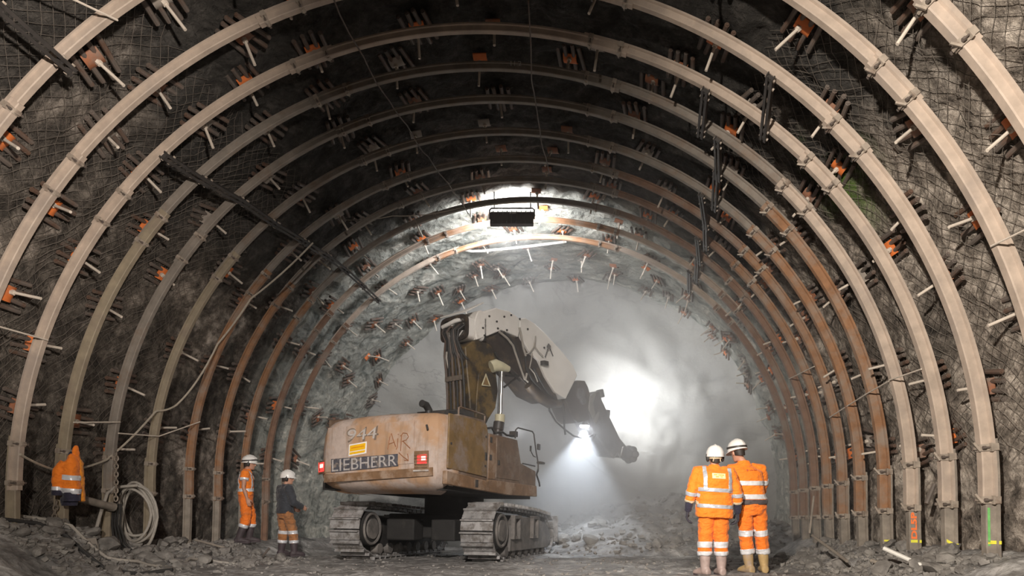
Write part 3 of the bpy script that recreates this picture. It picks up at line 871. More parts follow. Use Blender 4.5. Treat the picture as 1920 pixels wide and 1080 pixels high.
# ------------------------------------------------------------------ the tunnelling excavator
def cw_mat():
    m, nt, b = new_mat('worn_dusty_paint')
    co = worldpos(nt)
    n1 = noise_tex(nt, co, 1.1, 7, 0.62, 0.4); n2 = noise_tex(nt, co, 9, 6, 0.7)
    mp = N(nt, 'ShaderNodeMapping'); nt.links.new(co, mp.inputs[0]); mp.inputs['Scale'].default_value = (5, 5, 0.45)
    n3 = noise_tex(nt, mp.outputs[0], 1.6, 6, 0.65)
    c = ramp(nt, n2, [(0.3, (0.42, 0.335, 0.29)), (0.7, (0.56, 0.46, 0.40))])
    c = mixc(nt, ramp(nt, n1, [(0.45, (0, 0, 0)), (0.57, (1, 1, 1))]), c, (0.46, 0.285, 0.17))
    c = mixc(nt, ramp(nt, n3, [(0.52, (0, 0, 0)), (0.70, (0.75, 0.75, 0.75))]), c, (0.27, 0.185, 0.125))
    nt.links.new(c, b.inputs['Base Color']); b.inputs['Roughness'].default_value = 0.6
    nt.links.new(bumpn(nt, n2, 0.2, 0.005), b.inputs['Normal'])
    return m
M['cw'] = cw_mat()
M['cw_rust'] = simple('scraped_rusty_paint', (0.20, 0.115, 0.06), 0.65, 0.0, 0.35, 5, 0.3, 0.005, (0.32, 0.23, 0.165), 3.0, (0.48, 0.60))
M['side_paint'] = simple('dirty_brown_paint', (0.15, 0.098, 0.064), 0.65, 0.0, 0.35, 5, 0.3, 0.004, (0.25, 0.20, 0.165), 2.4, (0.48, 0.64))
M['mustard'] = simple('worn_mustard_paint', (0.20, 0.125, 0.05), 0.65, 0.0, 0.35, 5, 0.3, 0.004, (0.25, 0.195, 0.16), 2.2, (0.46, 0.60))
M['boomwhite'] = simple('white_boom_paint', (0.86, 0.83, 0.78), 0.45, 0.0, 0.06, 4, 0.12, 0.003, (0.66, 0.60, 0.54), 2.2, (0.58, 0.75))
M['boomdark'] = simple('oily_brown_steel', (0.042, 0.033, 0.028), 0.45, 0.0, 0.4, 6, 0.35, 0.006, (0.11, 0.082, 0.055), 3.5, (0.52, 0.64))
M['boomolive'] = simple('oily_olive_paint', (0.135, 0.09, 0.034), 0.5, 0.0, 0.4, 6, 0.4, 0.006, (0.035, 0.028, 0.022), 3.2, (0.44, 0.56))
M['toolgrey'] = simple('scuffed_tool_steel', (0.17, 0.17, 0.175), 0.45, 0.3, 0.35, 6, 0.3, 0.006, (0.06, 0.058, 0.056), 3.5, (0.5, 0.62))
M['shoe'] = simple('track_shoe_steel', (0.36, 0.35, 0.345), 0.45, 0.25, 0.3, 7, 0.35, 0.006, (0.15, 0.135, 0.12), 5.0, (0.45, 0.6))
M['under'] = simple('grimy_shade_undercarriage', (0.014, 0.013, 0.012), 0.8, 0.0, 0.4, 6, 0.35, 0.008, (0.04, 0.035, 0.03), 3.0, (0.56, 0.72))  # grime darkened to near black, painting in the shade beneath the tail
M['trackframe'] = simple('dusty_track_frame', (0.13, 0.12, 0.112), 0.7, 0.0, 0.35, 5, 0.35, 0.008, (0.21, 0.19, 0.17), 2.5, (0.48, 0.66))
M['chrome'] = simple('cylinder_rod_chrome', (0.55, 0.53, 0.50), 0.2, 0.9, 0.08, 8, 0.02)
M['cream'] = simple('pale_green_cap_paint', (0.56, 0.52, 0.36), 0.5, 0.0, 0.12, 8, 0.1)
M['redlens'] = simple('lit_red_tail_lens', (0.75, 0.03, 0.035), 0.25, 0.0, 0.1, 20, 0.0, emit=(1.0, 0.06, 0.05), estr=1.1)
M['hotlens'] = simple('tail_lamp_core', (0.9, 0.5, 0.4), 0.25, 0.0, 0.1, 20, 0.0, emit=(1.0, 0.5, 0.4), estr=2.2)
M['sticker'] = simple('amber_sticker', (0.90, 0.50, 0.012), 0.45, 0.0, 0.05, 20, 0.0)
M['stickerwhite'] = simple('sticker_border', (0.85, 0.84, 0.82), 0.45, 0.0, 0.04, 20, 0.0)
M['stickerink'] = simple('sticker_print', (0.75, 0.28, 0.01), 0.5, 0.0, 0.04, 20, 0.0)
M['bluedark'] = simple('worn_blue_grey_lettering', (0.075, 0.075, 0.09), 0.55, 0.0, 0.35, 14, 0.1, 0.003, (0.26, 0.215, 0.18), 9.0, (0.52, 0.62))
M['letterpale'] = simple('worn_pale_lettering', (0.50, 0.46, 0.43), 0.55, 0.0, 0.15, 12, 0.1, 0.003, (0.36, 0.29, 0.23), 8.0, (0.5, 0.62))
M['letterworn'] = simple('scraped_pale_lettering', (0.45, 0.42, 0.40), 0.55, 0.0, 0.2, 12, 0.1, 0.003, (0.20, 0.17, 0.15), 11.0, (0.54, 0.64))
M['letterdark'] = simple('faded_dark_outline', (0.20, 0.15, 0.115), 0.6, 0.0, 0.2, 12, 0.05)
M['graffiti'] = simple('brown_finger_writing', (0.27, 0.115, 0.05), 0.65, 0.0, 0.2, 12, 0.05)
M['glass'] = simple('dirty_cab_glass', (0.05, 0.055, 0.06), 0.15, 0.0, 0.2, 4, 0.0)

PSI, PIT = radians(21), radians(3.4)
C0 = V((-2.35, 11.0, 0.02))
EU = V((sin(PSI) * cos(PIT), cos(PSI) * cos(PIT), -sin(PIT)))
EV = V((-cos(PSI), sin(PSI), 0))
EW = EU.cross(EV)
EM = Matrix((EU, EV, EW)).transposed()
def up(u, v, w): return C0 + EU * u + EV * v + EW * w
def plane_hit(px, py, o, n):
    d = V(((px - VX) / FPX, 1.0, (VY - py) / FPX)); return d * (o.dot(n) / d.dot(n))

EX = empty('tunnel_excavator', V((-2.45, 13.4, -1.45)), 'big dusty brown crawler excavator with white boom working at the tunnel face', 'excavator')
BW = 2.88
# counterweight: bowed rear, rounded left corner, domed top
def cw_plan(inset, k=22):
    pts = [(0.42, inset)]
    for j in range(k + 1):
        t = j / k; v = BW * t
        uu = -0.10 * (1 - ((t - 0.45) / 0.55) ** 2) if t > 0 else 0
        rl = 0.62; rr_ = 0.20
        if v > BW - rl: uu += rl - sqrt(max(0, rl * rl - (v - BW + rl) ** 2))
        if v < rr_: uu += rr_ - sqrt(max(0, rr_ * rr_ - (v - rr_) ** 2))
        v = inset + (BW - 2 * inset) * t
        pts.append((uu + inset, v))
    pts.append((0.42 + 0.0, BW - inset))
    return pts
def cwtop(v): return 1.25 - 0.10 * ((max(0, v - 0.9)) / 1.75) ** 2
mb = MB(); rings = []
for w, ins in ((-0.12, 0.55), (-0.09, 0.32), (-0.02, 0.14), (0.06, 0.05), (0.16, 0.01), (0.22, 0.0), (0.60, 0.0), (0.78, 0.01), (0.87, 0.03), (0.93, 0.06), (0.975, 0.11), (1.0, 0.19)):
    r = []
    for u, v in cw_plan(ins):
        ww = w if w < 0.3 else 0.3 + (w - 0.3) / 0.7 * (cwtop(v) - 0.3)
        r.append(up(u, v, ww))
    rings.append(r)
mb.loft(rings)
obj('counterweight', mb, M['cw'], EX, angle=32)
CWO = up(-0.10, 0, 0)
def rear(px, py, out=0.012):
    """point of the bowed rear skin seen at a picture position (iterated onto the curve)"""
    u = -0.09
    for _ in range(8):
        p = plane_hit(px, py, up(u, 0, 0), EU)
        q = p - C0; v = q.dot(EV); t = max(0.0, min(1.0, v / BW))
        u = -0.10 * (1 - ((t - 0.45) / 0.55) ** 2)
        if v < 0.20: u += 0.20 - sqrt(max(0, 0.20 ** 2 - (max(0, v) - 0.20) ** 2))
        if v > BW - 0.62: u += 0.62 - sqrt(max(0, 0.62 ** 2 - min(0.615, v - BW + 0.62) ** 2))
    return p - EU * out
def rear_patch(quad, nx=14, ny=2, out=0.012):
    """a thin skin over a picture quad tl, tr, br, bl on the rear of the counterweight"""
    mb = MB(); rows = []
    (a, b, c, d) = quad
    for lay in (out, 0.0):
        for j in range(ny + 1):
            t = j / ny
            for i in range(nx + 1):
                s = i / nx
                x = (a[0] * (1 - s) + b[0] * s) * (1 - t) + (d[0] * (1 - s) + c[0] * s) * t
                y = (a[1] * (1 - s) + b[1] * s) * (1 - t) + (d[1] * (1 - s) + c[1] * s) * t
                rows.append(rear(x, y, lay))
    n = nx + 1; K = n * (ny + 1); fs = []
    for j in range(ny):
        for i in range(nx):
            q = j * n + i
            fs += [(q, q + 1, q + n + 1, q + n)]
    for i in range(nx):
        fs += [(i, i + K, i + 1 + K, i + 1), (ny * n + i, ny * n + i + 1, ny * n + i + 1 + K, ny * n + i + K)]
    for j in range(ny):
        fs += [(j * n, j * n + n, j * n + n + K, j * n + K), (j * n + nx, j * n + nx + K, j * n + n + nx + K, j * n + n + nx)]
    return mb.add(rows, fs)
rp = obj('rear_panel', rear_patch([(616, 803), (777, 788), (777, 868), (609, 886)], 20, 3, 0.014), M['cw'], EX, angle=20)
def rear_text(body, quad, mat, name, out, parent, shear=0.0, bold=0.0):
    me = text_mesh(body, 1.0, 0); pts, fs = mesh_pts(me); bpy.data.meshes.remove(me)
    xs = [p.x for p in pts]; ys = [p.y for p in pts]; x0, x1, y0, y1 = min(xs), max(xs), min(ys), max(ys)
    a, b, c, d = quad; vs = []
    for p in pts:
        s = (p.x - x0) / (x1 - x0); t = (y1 - p.y) / (y1 - y0)
        s = s + shear * (0.5 - t)
        x = (a[0] * (1 - s) + b[0] * s) * (1 - t) + (d[0] * (1 - s) + c[0] * s) * t
        y = (a[1] * (1 - s) + b[1] * s) * (1 - t) + (d[1] * (1 - s) + c[1] * s) * t
        vs.append(rear(x, y, out))
    return obj(name, MB().add(vs, fs), mat, parent, angle=0)
rear_text('944', [(651, 804), (712, 798), (711, 825), (650, 831)], M['letterdark'], 'model_number', 0.018, EX, 0.05)
rear_text('944', [(653, 806), (708, 801), (707.5, 822), (652, 827)], M['letterpale'], 'model_number', 0.021, EX, 0.05)
obj('nameplate', rear_patch([(622, 861), (747, 851), (747, 874), (622, 886)], 16, 2, 0.018), M['bluedark'], EX, angle=20, label='worn dark maker nameplate with pale letters')
rear_text('LIEBHERR', [(624, 862.5), (745, 852.5), (745, 872.5), (624, 884.5)], M['letterworn'], 'maker_lettering', 0.022, EX)
def stroke(pts, r, mat, name, parent, out=0.016):
    mb = MB(); mb.tube([rear(x, y, out) for x, y in pts], r, 6); return obj(name, mb, mat, parent)
GR = MB()
for pts in ([(728, 843), (732, 820), (735, 813), (738, 824), (743, 838)], [(730, 833), (741, 829)], [(747, 822), (746, 838), (744, 843)], [(747.5, 814), (748, 815.5)],
            [(754, 816), (753, 832), (752, 846)], [(752, 818), (757, 812), (764, 813), (767, 819), (763, 825), (755, 828)], [(757, 828), (763, 834), (770, 841)],
            [(749, 849), (757, 857), (766, 863)], [(765, 851), (766.5, 857), (767, 864), (759, 863)]):
    GR.tube([rear(x, y, 0.013) for x, y in pts], 0.009, 6)
obj('finger_writing', GR, M['graffiti'], EX, label='brown hand-written word with an arrow')
st_ = obj('sticker', rear_patch([(656, 834), (689, 828), (688, 850), (655, 856)], 4, 2, 0.02), M['stickerwhite'], EX, label='bright amber sticker with white border')
obj('sticker_field', rear_patch([(658, 836), (687, 830.7), (686, 842.2), (657, 847.3)], 4, 2, 0.023), M['sticker'], st_)
obj('sticker_field', rear_patch([(657, 848.8), (686, 844), (685.5, 848), (656.7, 853)], 4, 1, 0.023), M['sticker'], st_)
obj('sticker_line', rear_patch([(660, 839.8), (684, 835.6), (684, 837.4), (660, 841.6)], 4, 1, 0.025), M['stickerink'], st_)
# tail lamps
for nm, quad, lens, core in (('r', [(778, 846), (804, 845), (804, 882), (778, 883)], [(784, 853), (801.5, 852), (801.5, 869), (784, 870)], [(792, 856), (800, 855.5), (800, 863), (792, 863.5)]),
                             ('l', [(598, 866), (611, 864), (610, 888), (598, 890)], [(599.5, 868), (609.5, 866.5), (609, 884), (599.5, 886)], [(602, 871), (608, 870), (607.5, 877), (602, 878)])):
    h = obj('tail_lamp', rear_patch(quad, 6, 3, 0.022), M['cw_rust'], EX, label='lit red tail lamp')
    obj('lens', rear_patch(lens, 5, 3, 0.030), M['redlens'], h)
    obj('lens_core', rear_patch(core, 3, 2, 0.034), M['hotlens'], h)
    if nm == 'r':
        for q in range(5):
            y = 853 + q * 5.6
            obj('guard_bar', rear_patch([(779, y + .3), (803, y), (803, y + 1.6), (779, y + 1.9)], 5, 1, 0.040), M['cw_rust'], h)
        obj('lamp_frame', rear_patch([(777, 881.5), (805, 880.5), (805, 883.5), (777, 884.5)], 5, 1, 0.036), M['letterpale'], h)
obj('lower_bumper', rear_patch([(609, 890), (812, 876), (812, 892), (608, 905)], 20, 2, 0.016), M['cw_rust'], EX, angle=20)
mb = MB(); mb.tube([rear(800, 797, 0.0), rear(804, 806, 0.03)], 0.02, 8); obj('lifting_pin', mb, M['blacksteel'], EX)

def uvw_prism(poly, v0, v1):
    return MB().prism([up(u, v0, w) for u, w in poly], EV * (v1 - v0))
# engine house, right-hand boxes, revolving frame
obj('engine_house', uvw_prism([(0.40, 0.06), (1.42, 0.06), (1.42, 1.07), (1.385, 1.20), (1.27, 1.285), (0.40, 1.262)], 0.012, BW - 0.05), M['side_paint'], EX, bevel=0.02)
d1 = obj('engine_door', uvw_prism([(0.07, 0.30), (1.37, 0.24), (1.37, 1.08), (1.33, 1.17), (1.25, 1.24), (0.07, 1.22)], -0.014, 0.02), M['mustard'], EX, bevel=0.01)
mb = MB(); mb.box(up(1.30, -0.02, 0.62), (0.05, 0.03, 0.14), EM); obj('door_handle', mb, M['blacksteel'], d1)
for q in ((0.14, 0.72), (1.30, 0.98), (1.30, 0.44)):
    mb = MB(); mb.cyl(up(q[0], -0.014, q[1]), up(q[0], -0.026, q[1]), 0.022, 10); obj('door_latch', mb, M['blacksteel'], d1)
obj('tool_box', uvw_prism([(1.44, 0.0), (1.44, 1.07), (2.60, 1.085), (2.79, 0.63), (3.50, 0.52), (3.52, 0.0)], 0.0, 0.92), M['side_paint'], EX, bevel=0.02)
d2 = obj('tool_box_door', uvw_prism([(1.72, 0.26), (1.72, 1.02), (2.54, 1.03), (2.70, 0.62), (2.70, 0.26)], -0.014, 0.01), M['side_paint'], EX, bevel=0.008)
mb = MB(); mb.box(up(1.80, -0.022, 0.55), (0.06, 0.02, 0.09), EM); obj('door_handle', mb, M['blacksteel'], d2)
d3 = obj('hinge_post', uvw_prism([(1.45, 0.22), (1.45, 1.04), (1.69, 1.04), (1.69, 0.22)], -0.010, 0.01), M['cw_rust'], EX, bevel=0.008)
for q in (0.95, 0.62):
    mb = MB(); mb.box(up(1.49, -0.016, q), (0.07, 0.02, 0.10), EM); obj('hinge', mb, M['blacksteel'], d3)
obj('side_skirt', uvw_prism([(0.02, 0.03), (0.02, 0.255), (1.40, 0.17), (1.42, 0.20), (3.50, 0.21), (3.53, -0.02), (2.2, -0.05)], -0.03, 0.06), M['cw_rust'], EX, bevel=0.015)
mb = MB(); mb.box(up(0.98, -0.034, 0.10), (0.08, 0.02, 0.13), EM); obj('skirt_pocket', mb, M['blacksteel'], EX)
obj('revolving_frame', uvw_prism([(0.25, -0.06), (0.25, 0.10), (3.45, 0.08), (3.45, -0.08)], 0.10, BW - 0.12), M['under'], EX)
# operator's cab on the left front, low guarded tunnel cab
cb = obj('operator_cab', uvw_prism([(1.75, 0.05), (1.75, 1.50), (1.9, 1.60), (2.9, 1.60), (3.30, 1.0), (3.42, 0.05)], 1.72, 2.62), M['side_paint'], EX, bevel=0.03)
obj('cab_window', uvw_prism([(1.92, 0.85), (1.92, 1.45), (2.82, 1.45), (3.12, 0.98), (3.12, 0.85)], 1.70, 1.725), M['glass'], cb)
obj('cab_window', uvw_prism([(1.92, 0.85), (1.92, 1.45), (2.82, 1.45), (3.12, 0.98), (3.12, 0.85)], 2.615, 2.64), M['glass'], cb)
mb = MB(); mb.box(up(1.745, 2.17, 1.2), (0.02, 0.62, 0.42), EM); obj('cab_window', mb, M['glass'], cb)
# roof gear: exhaust, dark hood, rails
mb = MB(); mb.tube([up(0.55, 0.72, 1.2), up(0.55, 0.73, 1.38), up(0.47, 0.74, 1.46), up(0.36, 0.75, 1.47)], 0.066, 12, True); obj('exhaust_pipe', mb, M['rubber'], EX)
obj('engine_hood', uvw_prism([(0.75, 1.22), (0.78, 1.40), (1.6, 1.58), (1.75, 1.2), (1.4, 1.1)], 0.45, 1.15), M['blacksteel'], EX, bevel=0.02)
mb = MB(); mb.tube([up(0.46, 0.06, 1.26), up(0.46, 0.06, 1.38), up(0.50, 0.06, 1.40), up(1.30, 0.06, 1.40), up(1.36, 0.06, 1.38), up(1.36, 0.06, 1.18)], 0.016, 8)
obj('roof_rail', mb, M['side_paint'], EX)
mb = MB(); mb.tube([up(0.46, 0.30, 1.30), up(0.9, 0.30, 1.33), up(1.30, 0.35, 1.30)], 0.05, 8); obj('roof_hose', mb, M['rubber'], EX)
def side_pt(px, py, v): return plane_hit(px, py, up(0, v, 0), EV)
mb = MB(); mb.tube([side_pt(966, 822, .1), side_pt(967, 806, .1), side_pt(971, 802, .1), side_pt(998, 809, .1), side_pt(1001, 814, .1), side_pt(1005, 846, .1), side_pt(1009, 868, .1), side_pt(1009, 885, .1)], 0.015, 8); obj('front_rail', mb, M['blacksteel'], EX)
mb = MB(); mb.tube([side_pt(980, 869, .05), side_pt(1003, 874, .05)], 0.015, 8); mb.tube([side_pt(1004, 857, .1), side_pt(1000, 855, .1), side_pt(996, 847, .1), side_pt(994, 838, .1)], 0.012, 8); obj('mirror_arm', mb, M['blacksteel'], EX)
mb = MB(); mb.box(side_pt(1010, 838, .1), (0.10, 0.05, 0.13), EM); obj('mirror', mb, M['blacksteel'], EX, bevel=0.01)
mb = MB(); mb.box(side_pt(995, 841, .1), (0.04, 0.03, 0.12), EM); obj('mirror', mb, M['blacksteel'], EX, bevel=0.006)
mb = MB(); mb.box(side_pt(1014, 868, .1), (0.20, 0.12, 0.05), EM); obj('step_bracket', mb, M['blacksteel'], EX, bevel=0.01)
mb = MB(); mb.tube([side_pt(1009, 880, .1), side_pt(1006, 890, .1), side_pt(1011, 905, .1), side_pt(1012, 912, .1)], 0.02, 8); obj('front_hose', mb, M['rubber'], EX)
wl = MB(); wl.box(side_pt(963, 814, .3), (0.10, 0.16, 0.12), EM); wl = obj('work_lamp', wl, M['blacksteel'], EX, bevel=0.01)
mb = MB(); mb.tube([side_pt(914, 803, .25), side_pt(922, 802, .25), side_pt(928, 812, .25), side_pt(942, 810, .25), side_pt(950, 816, .25), side_pt(962, 817, .25)], 0.022, 8); obj('deck_hose', mb, M['rubber'], EX)

# ---- undercarriage
H2 = radians(13)
UU = V((sin(H2), cos(H2), -0.056)).normalized(); UV = V((-cos(H2), sin(H2), 0)); UW = UU.cross(UV)
UM = Matrix((UU, UV, UW)).transposed()
TR0 = V((-1.99, 11.93, -(0.696 + 0.056 * 11.93) + 0.02))       # rear centre of the right track on the ground
def un(u, v, w): return TR0 + UU * u + UV * v + UW * w
GA = 2.66; TL = 4.0; TH = 1.02
def track_loop(n):
    """evenly spaced (u, w, angle) round the track: driven end at the rear, idler in front"""
    r0, r1 = 0.46, 0.42
    pts = []
    c0, c1 = (r0 + 0.02, TH - r0), (TL - r1, r1 + 0.06)
    segs = []
    for j in range(25):
        a = radians(90 + 7.5 * j); segs.append((c0[0] + r0 * cos(a), TH - r0 + r0 * sin(a)))
    segs = [(c0[0] + r0 * cos(radians(90 + 7 * j)), (TH - r0) + r0 * sin(radians(90 + 7 * j))) for j in range(22)]
    segs += [(0.66, 0.0), (TL - 0.55, 0.0)]
    segs += [(c1[0] + r1 * cos(radians(-80 + 7 * j)), c1[1] + r1 * sin(radians(-80 + 7 * j))) for j in range(25)]
    segs += [(TL - 1.2, 0.96), (1.6, 1.0)]
    segs.append(segs[0])
    d = [0]
    for a, b in zip(segs, segs[1:]): d.append(d[-1] + hypot(b[0] - a[0], b[1] - a[1]))
    out = []; j = 0
    for k in range(n):
        t = d[-1] * k / n
        while d[j + 1] < t: j += 1
        a, b = segs[j], segs[j + 1]; f = (t - d[j]) / max(1e-6, d[j + 1] - d[j])
        out.append((a[0] + (b[0] - a[0]) * f, a[1] + (b[1] - a[1]) * f, atan2(b[1] - a[1], b[0] - a[0])))
    return out
mb = MB(); SW = 0.62
mb.box((0, 0, 0), (0.19, SW, 0.022))
mb.box((-0.085, 0, -0.034), (0.022, SW, 0.07))
for sy in (-0.2, 0.2): mb.box((0.02, sy, 0.035), (0.15, 0.05, 0.06))
for sx in (-0.03, 0.05):
    for sy in (-0.12, -0.07, 0.07, 0.12): mb.cyl((sx, sy, -0.011), (sx, sy, -0.026), 0.014, 6)
SHOE = mb.mesh('track_shoe'); SHOE.materials.append(M['shoe'])
NS = 43
for tv, nm in ((0.0, 'right'), (GA, 'left')):
    tr = obj('crawler_track', MB().prism([un(0.30, tv - 0.12, 0.22), un(0.55, tv - 0.12, 0.10), un(TL - 0.55, tv - 0.12, 0.10), un(TL - 0.30, tv - 0.12, 0.25), un(TL - 0.35, tv - 0.12, 0.60), un(TL - 0.9, tv - 0.12, 0.72), un(0.9, tv - 0.12, 0.80), un(0.45, tv - 0.12, 0.70)], UV * 0.24), M['under'], EX)
    outer = -1 if nm == 'right' else 1
    fm_ = obj('track_frame', MB().prism([un(q_, tv + outer * 0.20, w_) for q_, w_ in ((0.92, 0.16), (TL - 0.50, 0.16), (TL - 0.30, 0.36), (TL - 0.50, 0.66), (2.7, 0.80), (1.25, 0.84), (0.98, 0.66))], UV * outer * 0.12), M['trackframe'], tr, bevel=0.015)
    fi_ = obj('track_frame', MB().prism([un(0.75, tv - outer * 0.10, 0.20), un(TL - 0.62, tv - outer * 0.10, 0.20), un(TL - 0.62, tv - outer * 0.10, 0.46), un(2.8, tv - outer * 0.10, 0.60), un(1.0, tv - outer * 0.10, 0.62), un(0.75, tv - outer * 0.10, 0.5)], -UV * outer * 0.12), M['under'], tr, bevel=0.015)
    for k, (u, w, a) in enumerate(track_loop(NS)):
        o = bpy.data.objects.new('track_shoe', SHOE); COL.objects.link(o); o.parent = tr
        rot = UM @ Matrix.Rotation(-a, 3, 'Y')
        o.matrix_local = Matrix.Translation(un(u, tv, w) - wloc(tr)) @ rot.to_4x4()
    for sd in (-1, 1):
        mb = MB(); mb.cyl(un(0.48, tv + sd * 0.02, TH - 0.46), un(0.48, tv + sd * 0.30, TH - 0.46), 0.345, 28, 0.33); sp = obj('sprocket', mb, M['under'], tr)
        mb = MB(); mb.tube([un(0.48 + 0.29 * cos(2 * pi * j / 28), tv + sd * 0.305, TH - 0.46 + 0.29 * sin(2 * pi * j / 28)) for j in range(28)], 0.03, 6, closed=True); obj('sprocket_rim', mb, M['trackframe'], tr)
        mb = MB(); mb.cyl(un(0.48, tv + sd * 0.25, TH - 0.46), un(0.48, tv + sd * 0.335, TH - 0.46), 0.20, 20); obj('drive_hub', mb, M['trackframe'], tr)
        mb = MB(); mb.cyl(un(TL - 0.42, tv + sd * 0.04, 0.46), un(TL - 0.42, tv + sd * 0.16, 0.46), 0.36, 26); obj('idler', mb, M['under'], tr)
    for q in range(7):
        mb = MB(); u = 0.85 + q * 0.40; mb.cyl(un(u, tv - 0.28, 0.16), un(u, tv + 0.28, 0.16), 0.105, 16); obj('track_roller', mb, M['trackframe'], tr)
    for u in (1.15, 2.35):     # raised brackets on the outer track frame
        mb = MB(); y = tv + outer * 0.33
        for q, s, h in ((u - 0.17, 0.08, 0.46), (u + 0.17, 0.08, 0.46)): mb.box(un(q, y + outer * 0.03, 0.62), (s, 0.08, h), UM)
        mb.box(un(u, y + outer * 0.03, 0.82), (0.42, 0.09, 0.07), UM)
        mb.box(un(u - 0.10, y + outer * 0.03, 0.42), (0.20, 0.08, 0.06), UM)
        obj('step_bracket', mb, M['trackframe'], tr, bevel=0.008)
obj('car_body', MB().box(un(2.0, GA / 2, 0.62), (1.5, GA - 0.4, 0.5), UM), M['under'], EX, bevel=0.04)
mb = MB(); mb.cyl(un(2.0, GA / 2, 0.8), un(2.0, GA / 2, 1.42), 0.62, 36); obj('slew_ring', mb, M['under'], EX)
mb = MB(); mb.box(un(0.95, 0.55 + 0.45, 0.55), (0.4, 0.5, 0.42), UM); obj('drive_motor', mb, M['under'], EX, bevel=0.03)
mb = MB(); mb.box(un(0.95, GA - 0.75, 0.55), (0.4, 0.6, 0.42), UM); obj('drive_motor', mb, M['under'], EX, bevel=0.03)
mb = MB(); mb.box(un(TL + 0.10, -0.22, 0.58), (0.06, 0.34, 0.62), UM); obj('stabilizer_plate', mb, M['shoe'], EX, bevel=0.01)
mb = MB(); mb.box(un(TL + 0.0, -0.10, 0.50), (0.3, 0.12, 0.12), UM); obj('stabilizer_arm', mb, M['under'], EX)

# ---- boom: a plane with its own heading
HB = V((sin(radians(40)), cos(radians(40)), 0)); RB = V((cos(radians(40)), -sin(radians(40)), 0))
B0 = V((-2.65, 13.9, 0))
def bp(px, py, o=0.40):
    """point of the boom's lengthwise plane, o metres right of its middle, seen at a picture position"""
    return plane_hit(px, py, B0 + RB * o, RB)
def bprism(poly, o0, th): return MB().prism([bp(x, y, o0) for x, y in poly], -RB * th)
WHITE = [(889, 611), (890, 601), (896, 584), (902, 581), (908, 585), (930, 577), (943, 581), (955, 583), (973, 596), (975, 618), (972, 632), (940, 619), (917, 629), (894, 637)]
WHITE2 = [(975, 597), (985, 596), (1004, 607), (1020, 622), (1055, 660), (1075, 685), (1083, 704), (1076, 718), (1061, 748), (1041, 735), (1023, 706), (1010, 675), (995, 663), (978, 634), (975, 618)]
obj('boom_section', bprism(WHITE, 0.40, 0.80), M['boomwhite'], EX, bevel=0.02)
obj('boom_section', bprism(WHITE2, 0.37, 0.74), M['boomwhite'], EX, bevel=0.02)
BELLY = [(894, 634), (917, 627), (940, 617), (972, 630), (996, 662), (1011, 674), (1024, 705), (1041, 733), (1046, 748), (1030, 754), (1002, 740), (985, 718), (968, 700), (950, 681), (930, 668), (905, 668)]
obj('boom_belly', bprism(BELLY, 0.30, 0.60), M['boomdark'], EX, bevel=0.02)
COLP = [(872, 650), (892, 636), (920, 646), (936, 668), (930, 700), (933, 733), (929, 762), (908, 803), (884, 803), (880, 740), (876, 700)]
obj('boom_foot', bprism(COLP, 0.36, 0.72), M['boomolive'], EX, bevel=0.025)
obj('boom_foot_cheek', bprism([(898, 700), (918, 690), (930, 700), (934, 733), (929, 765), (905, 803), (892, 790), (894, 740)], 0.42, 0.05), M['boomolive'], EX, bevel=0.012)
obj('boom_foot_cheek', bprism([(905, 722), (911, 700), (919, 722)], 0.46, 0.03), M['mustard'], EX, bevel=0.006)
mb = MB(); mb.tube([bp(904, 722, .47), bp(911, 702, .47), bp(919, 724, .47), bp(904, 722, .47)], 0.016, 6); obj('lug_rim', mb, M['cream'], EX)
# rear plate of the column, facing the camera, with its row of hose clamps
TB = bp(878, 690, 0.36)
def rp_(o, t, z): return V((0, 0, z)) + B0 + RB * o + HB * t
obj('boom_back_plate', MB().prism([rp_(-0.42, -0.02, 1.45), rp_(0.10, -0.02, 1.45), rp_(0.12, -0.06, 2.55), rp_(-0.36, -0.06, 2.62)], HB * 0.05), M['boomolive'], EX, bevel=0.01)
for k in range(6):
    o = -0.30 + 0.11 * k
    mb = MB(); mb.tube([rp_(o + 0.02, 0.10, 3.0), rp_(o + 0.03 * sin(k), -0.16, 2.75), rp_(o, -0.12, 2.45), rp_(o + 0.02, -0.10, 2.0), rp_(o + 0.06, -0.12, 1.6), rp_(o + 0.12, -0.2, 1.42)], 0.024, 8)
    obj('hydraulic_hose', mb, M['rubber'] if k % 2 else M['bar'], EX)
for k in range(5):
    mb = MB(); o = -0.26 + 0.11 * k; mb.box(rp_(o, -0.13, 2.25), (0.06, 0.05, 0.10), Matrix((RB, HB, V((0, 0, 1)))).transposed()); obj('hose_clamp', mb, M['chain'], EX)
# open rear end of the boom head with hoses looping out of it
hz0, hz1 = 3.00, 3.50
def head(o, z, t): return B0 + RB * o + HB * t + V((0, 0, z))
def ring_box(o0, o1, za, zb, t0, t1, th, slope=0.10):
    """four-walled open box"""
    mb = MB(); rings = []
    n = 24
    def outl(k, inn):
        a = 2 * pi * k / n
        c, s = cos(a), sin(a)
        c = abs(c) ** 0.45 * (1 if c >= 0 else -1); s = abs(s) ** 0.45 * (1 if s >= 0 else -1)
        return (o0 + o1) / 2 + c * ((o1 - o0) / 2 - inn), (za + zb) / 2 + s * ((zb - za) / 2 - inn)
    R = []
    for t, inn in ((t0, 0), (t1, 0), (t1, th), (t0, th)):
        R.append([head(*(lambda q: (q[0], q[1] + slope * (q[0] - o0), t))(outl(k, inn))) for k in range(n)])
    mb.loft(R, closed=True)
    return mb
p_tl, p_tr, p_br, p_bl = (822, 612), (889, 602), (894, 640), (836, 655)
obj('boom_head', ring_box(-0.43, 0.40, 3.03, 3.52, -0.12, 0.35, 0.05, 0.0), M['boomwhite'], EX)
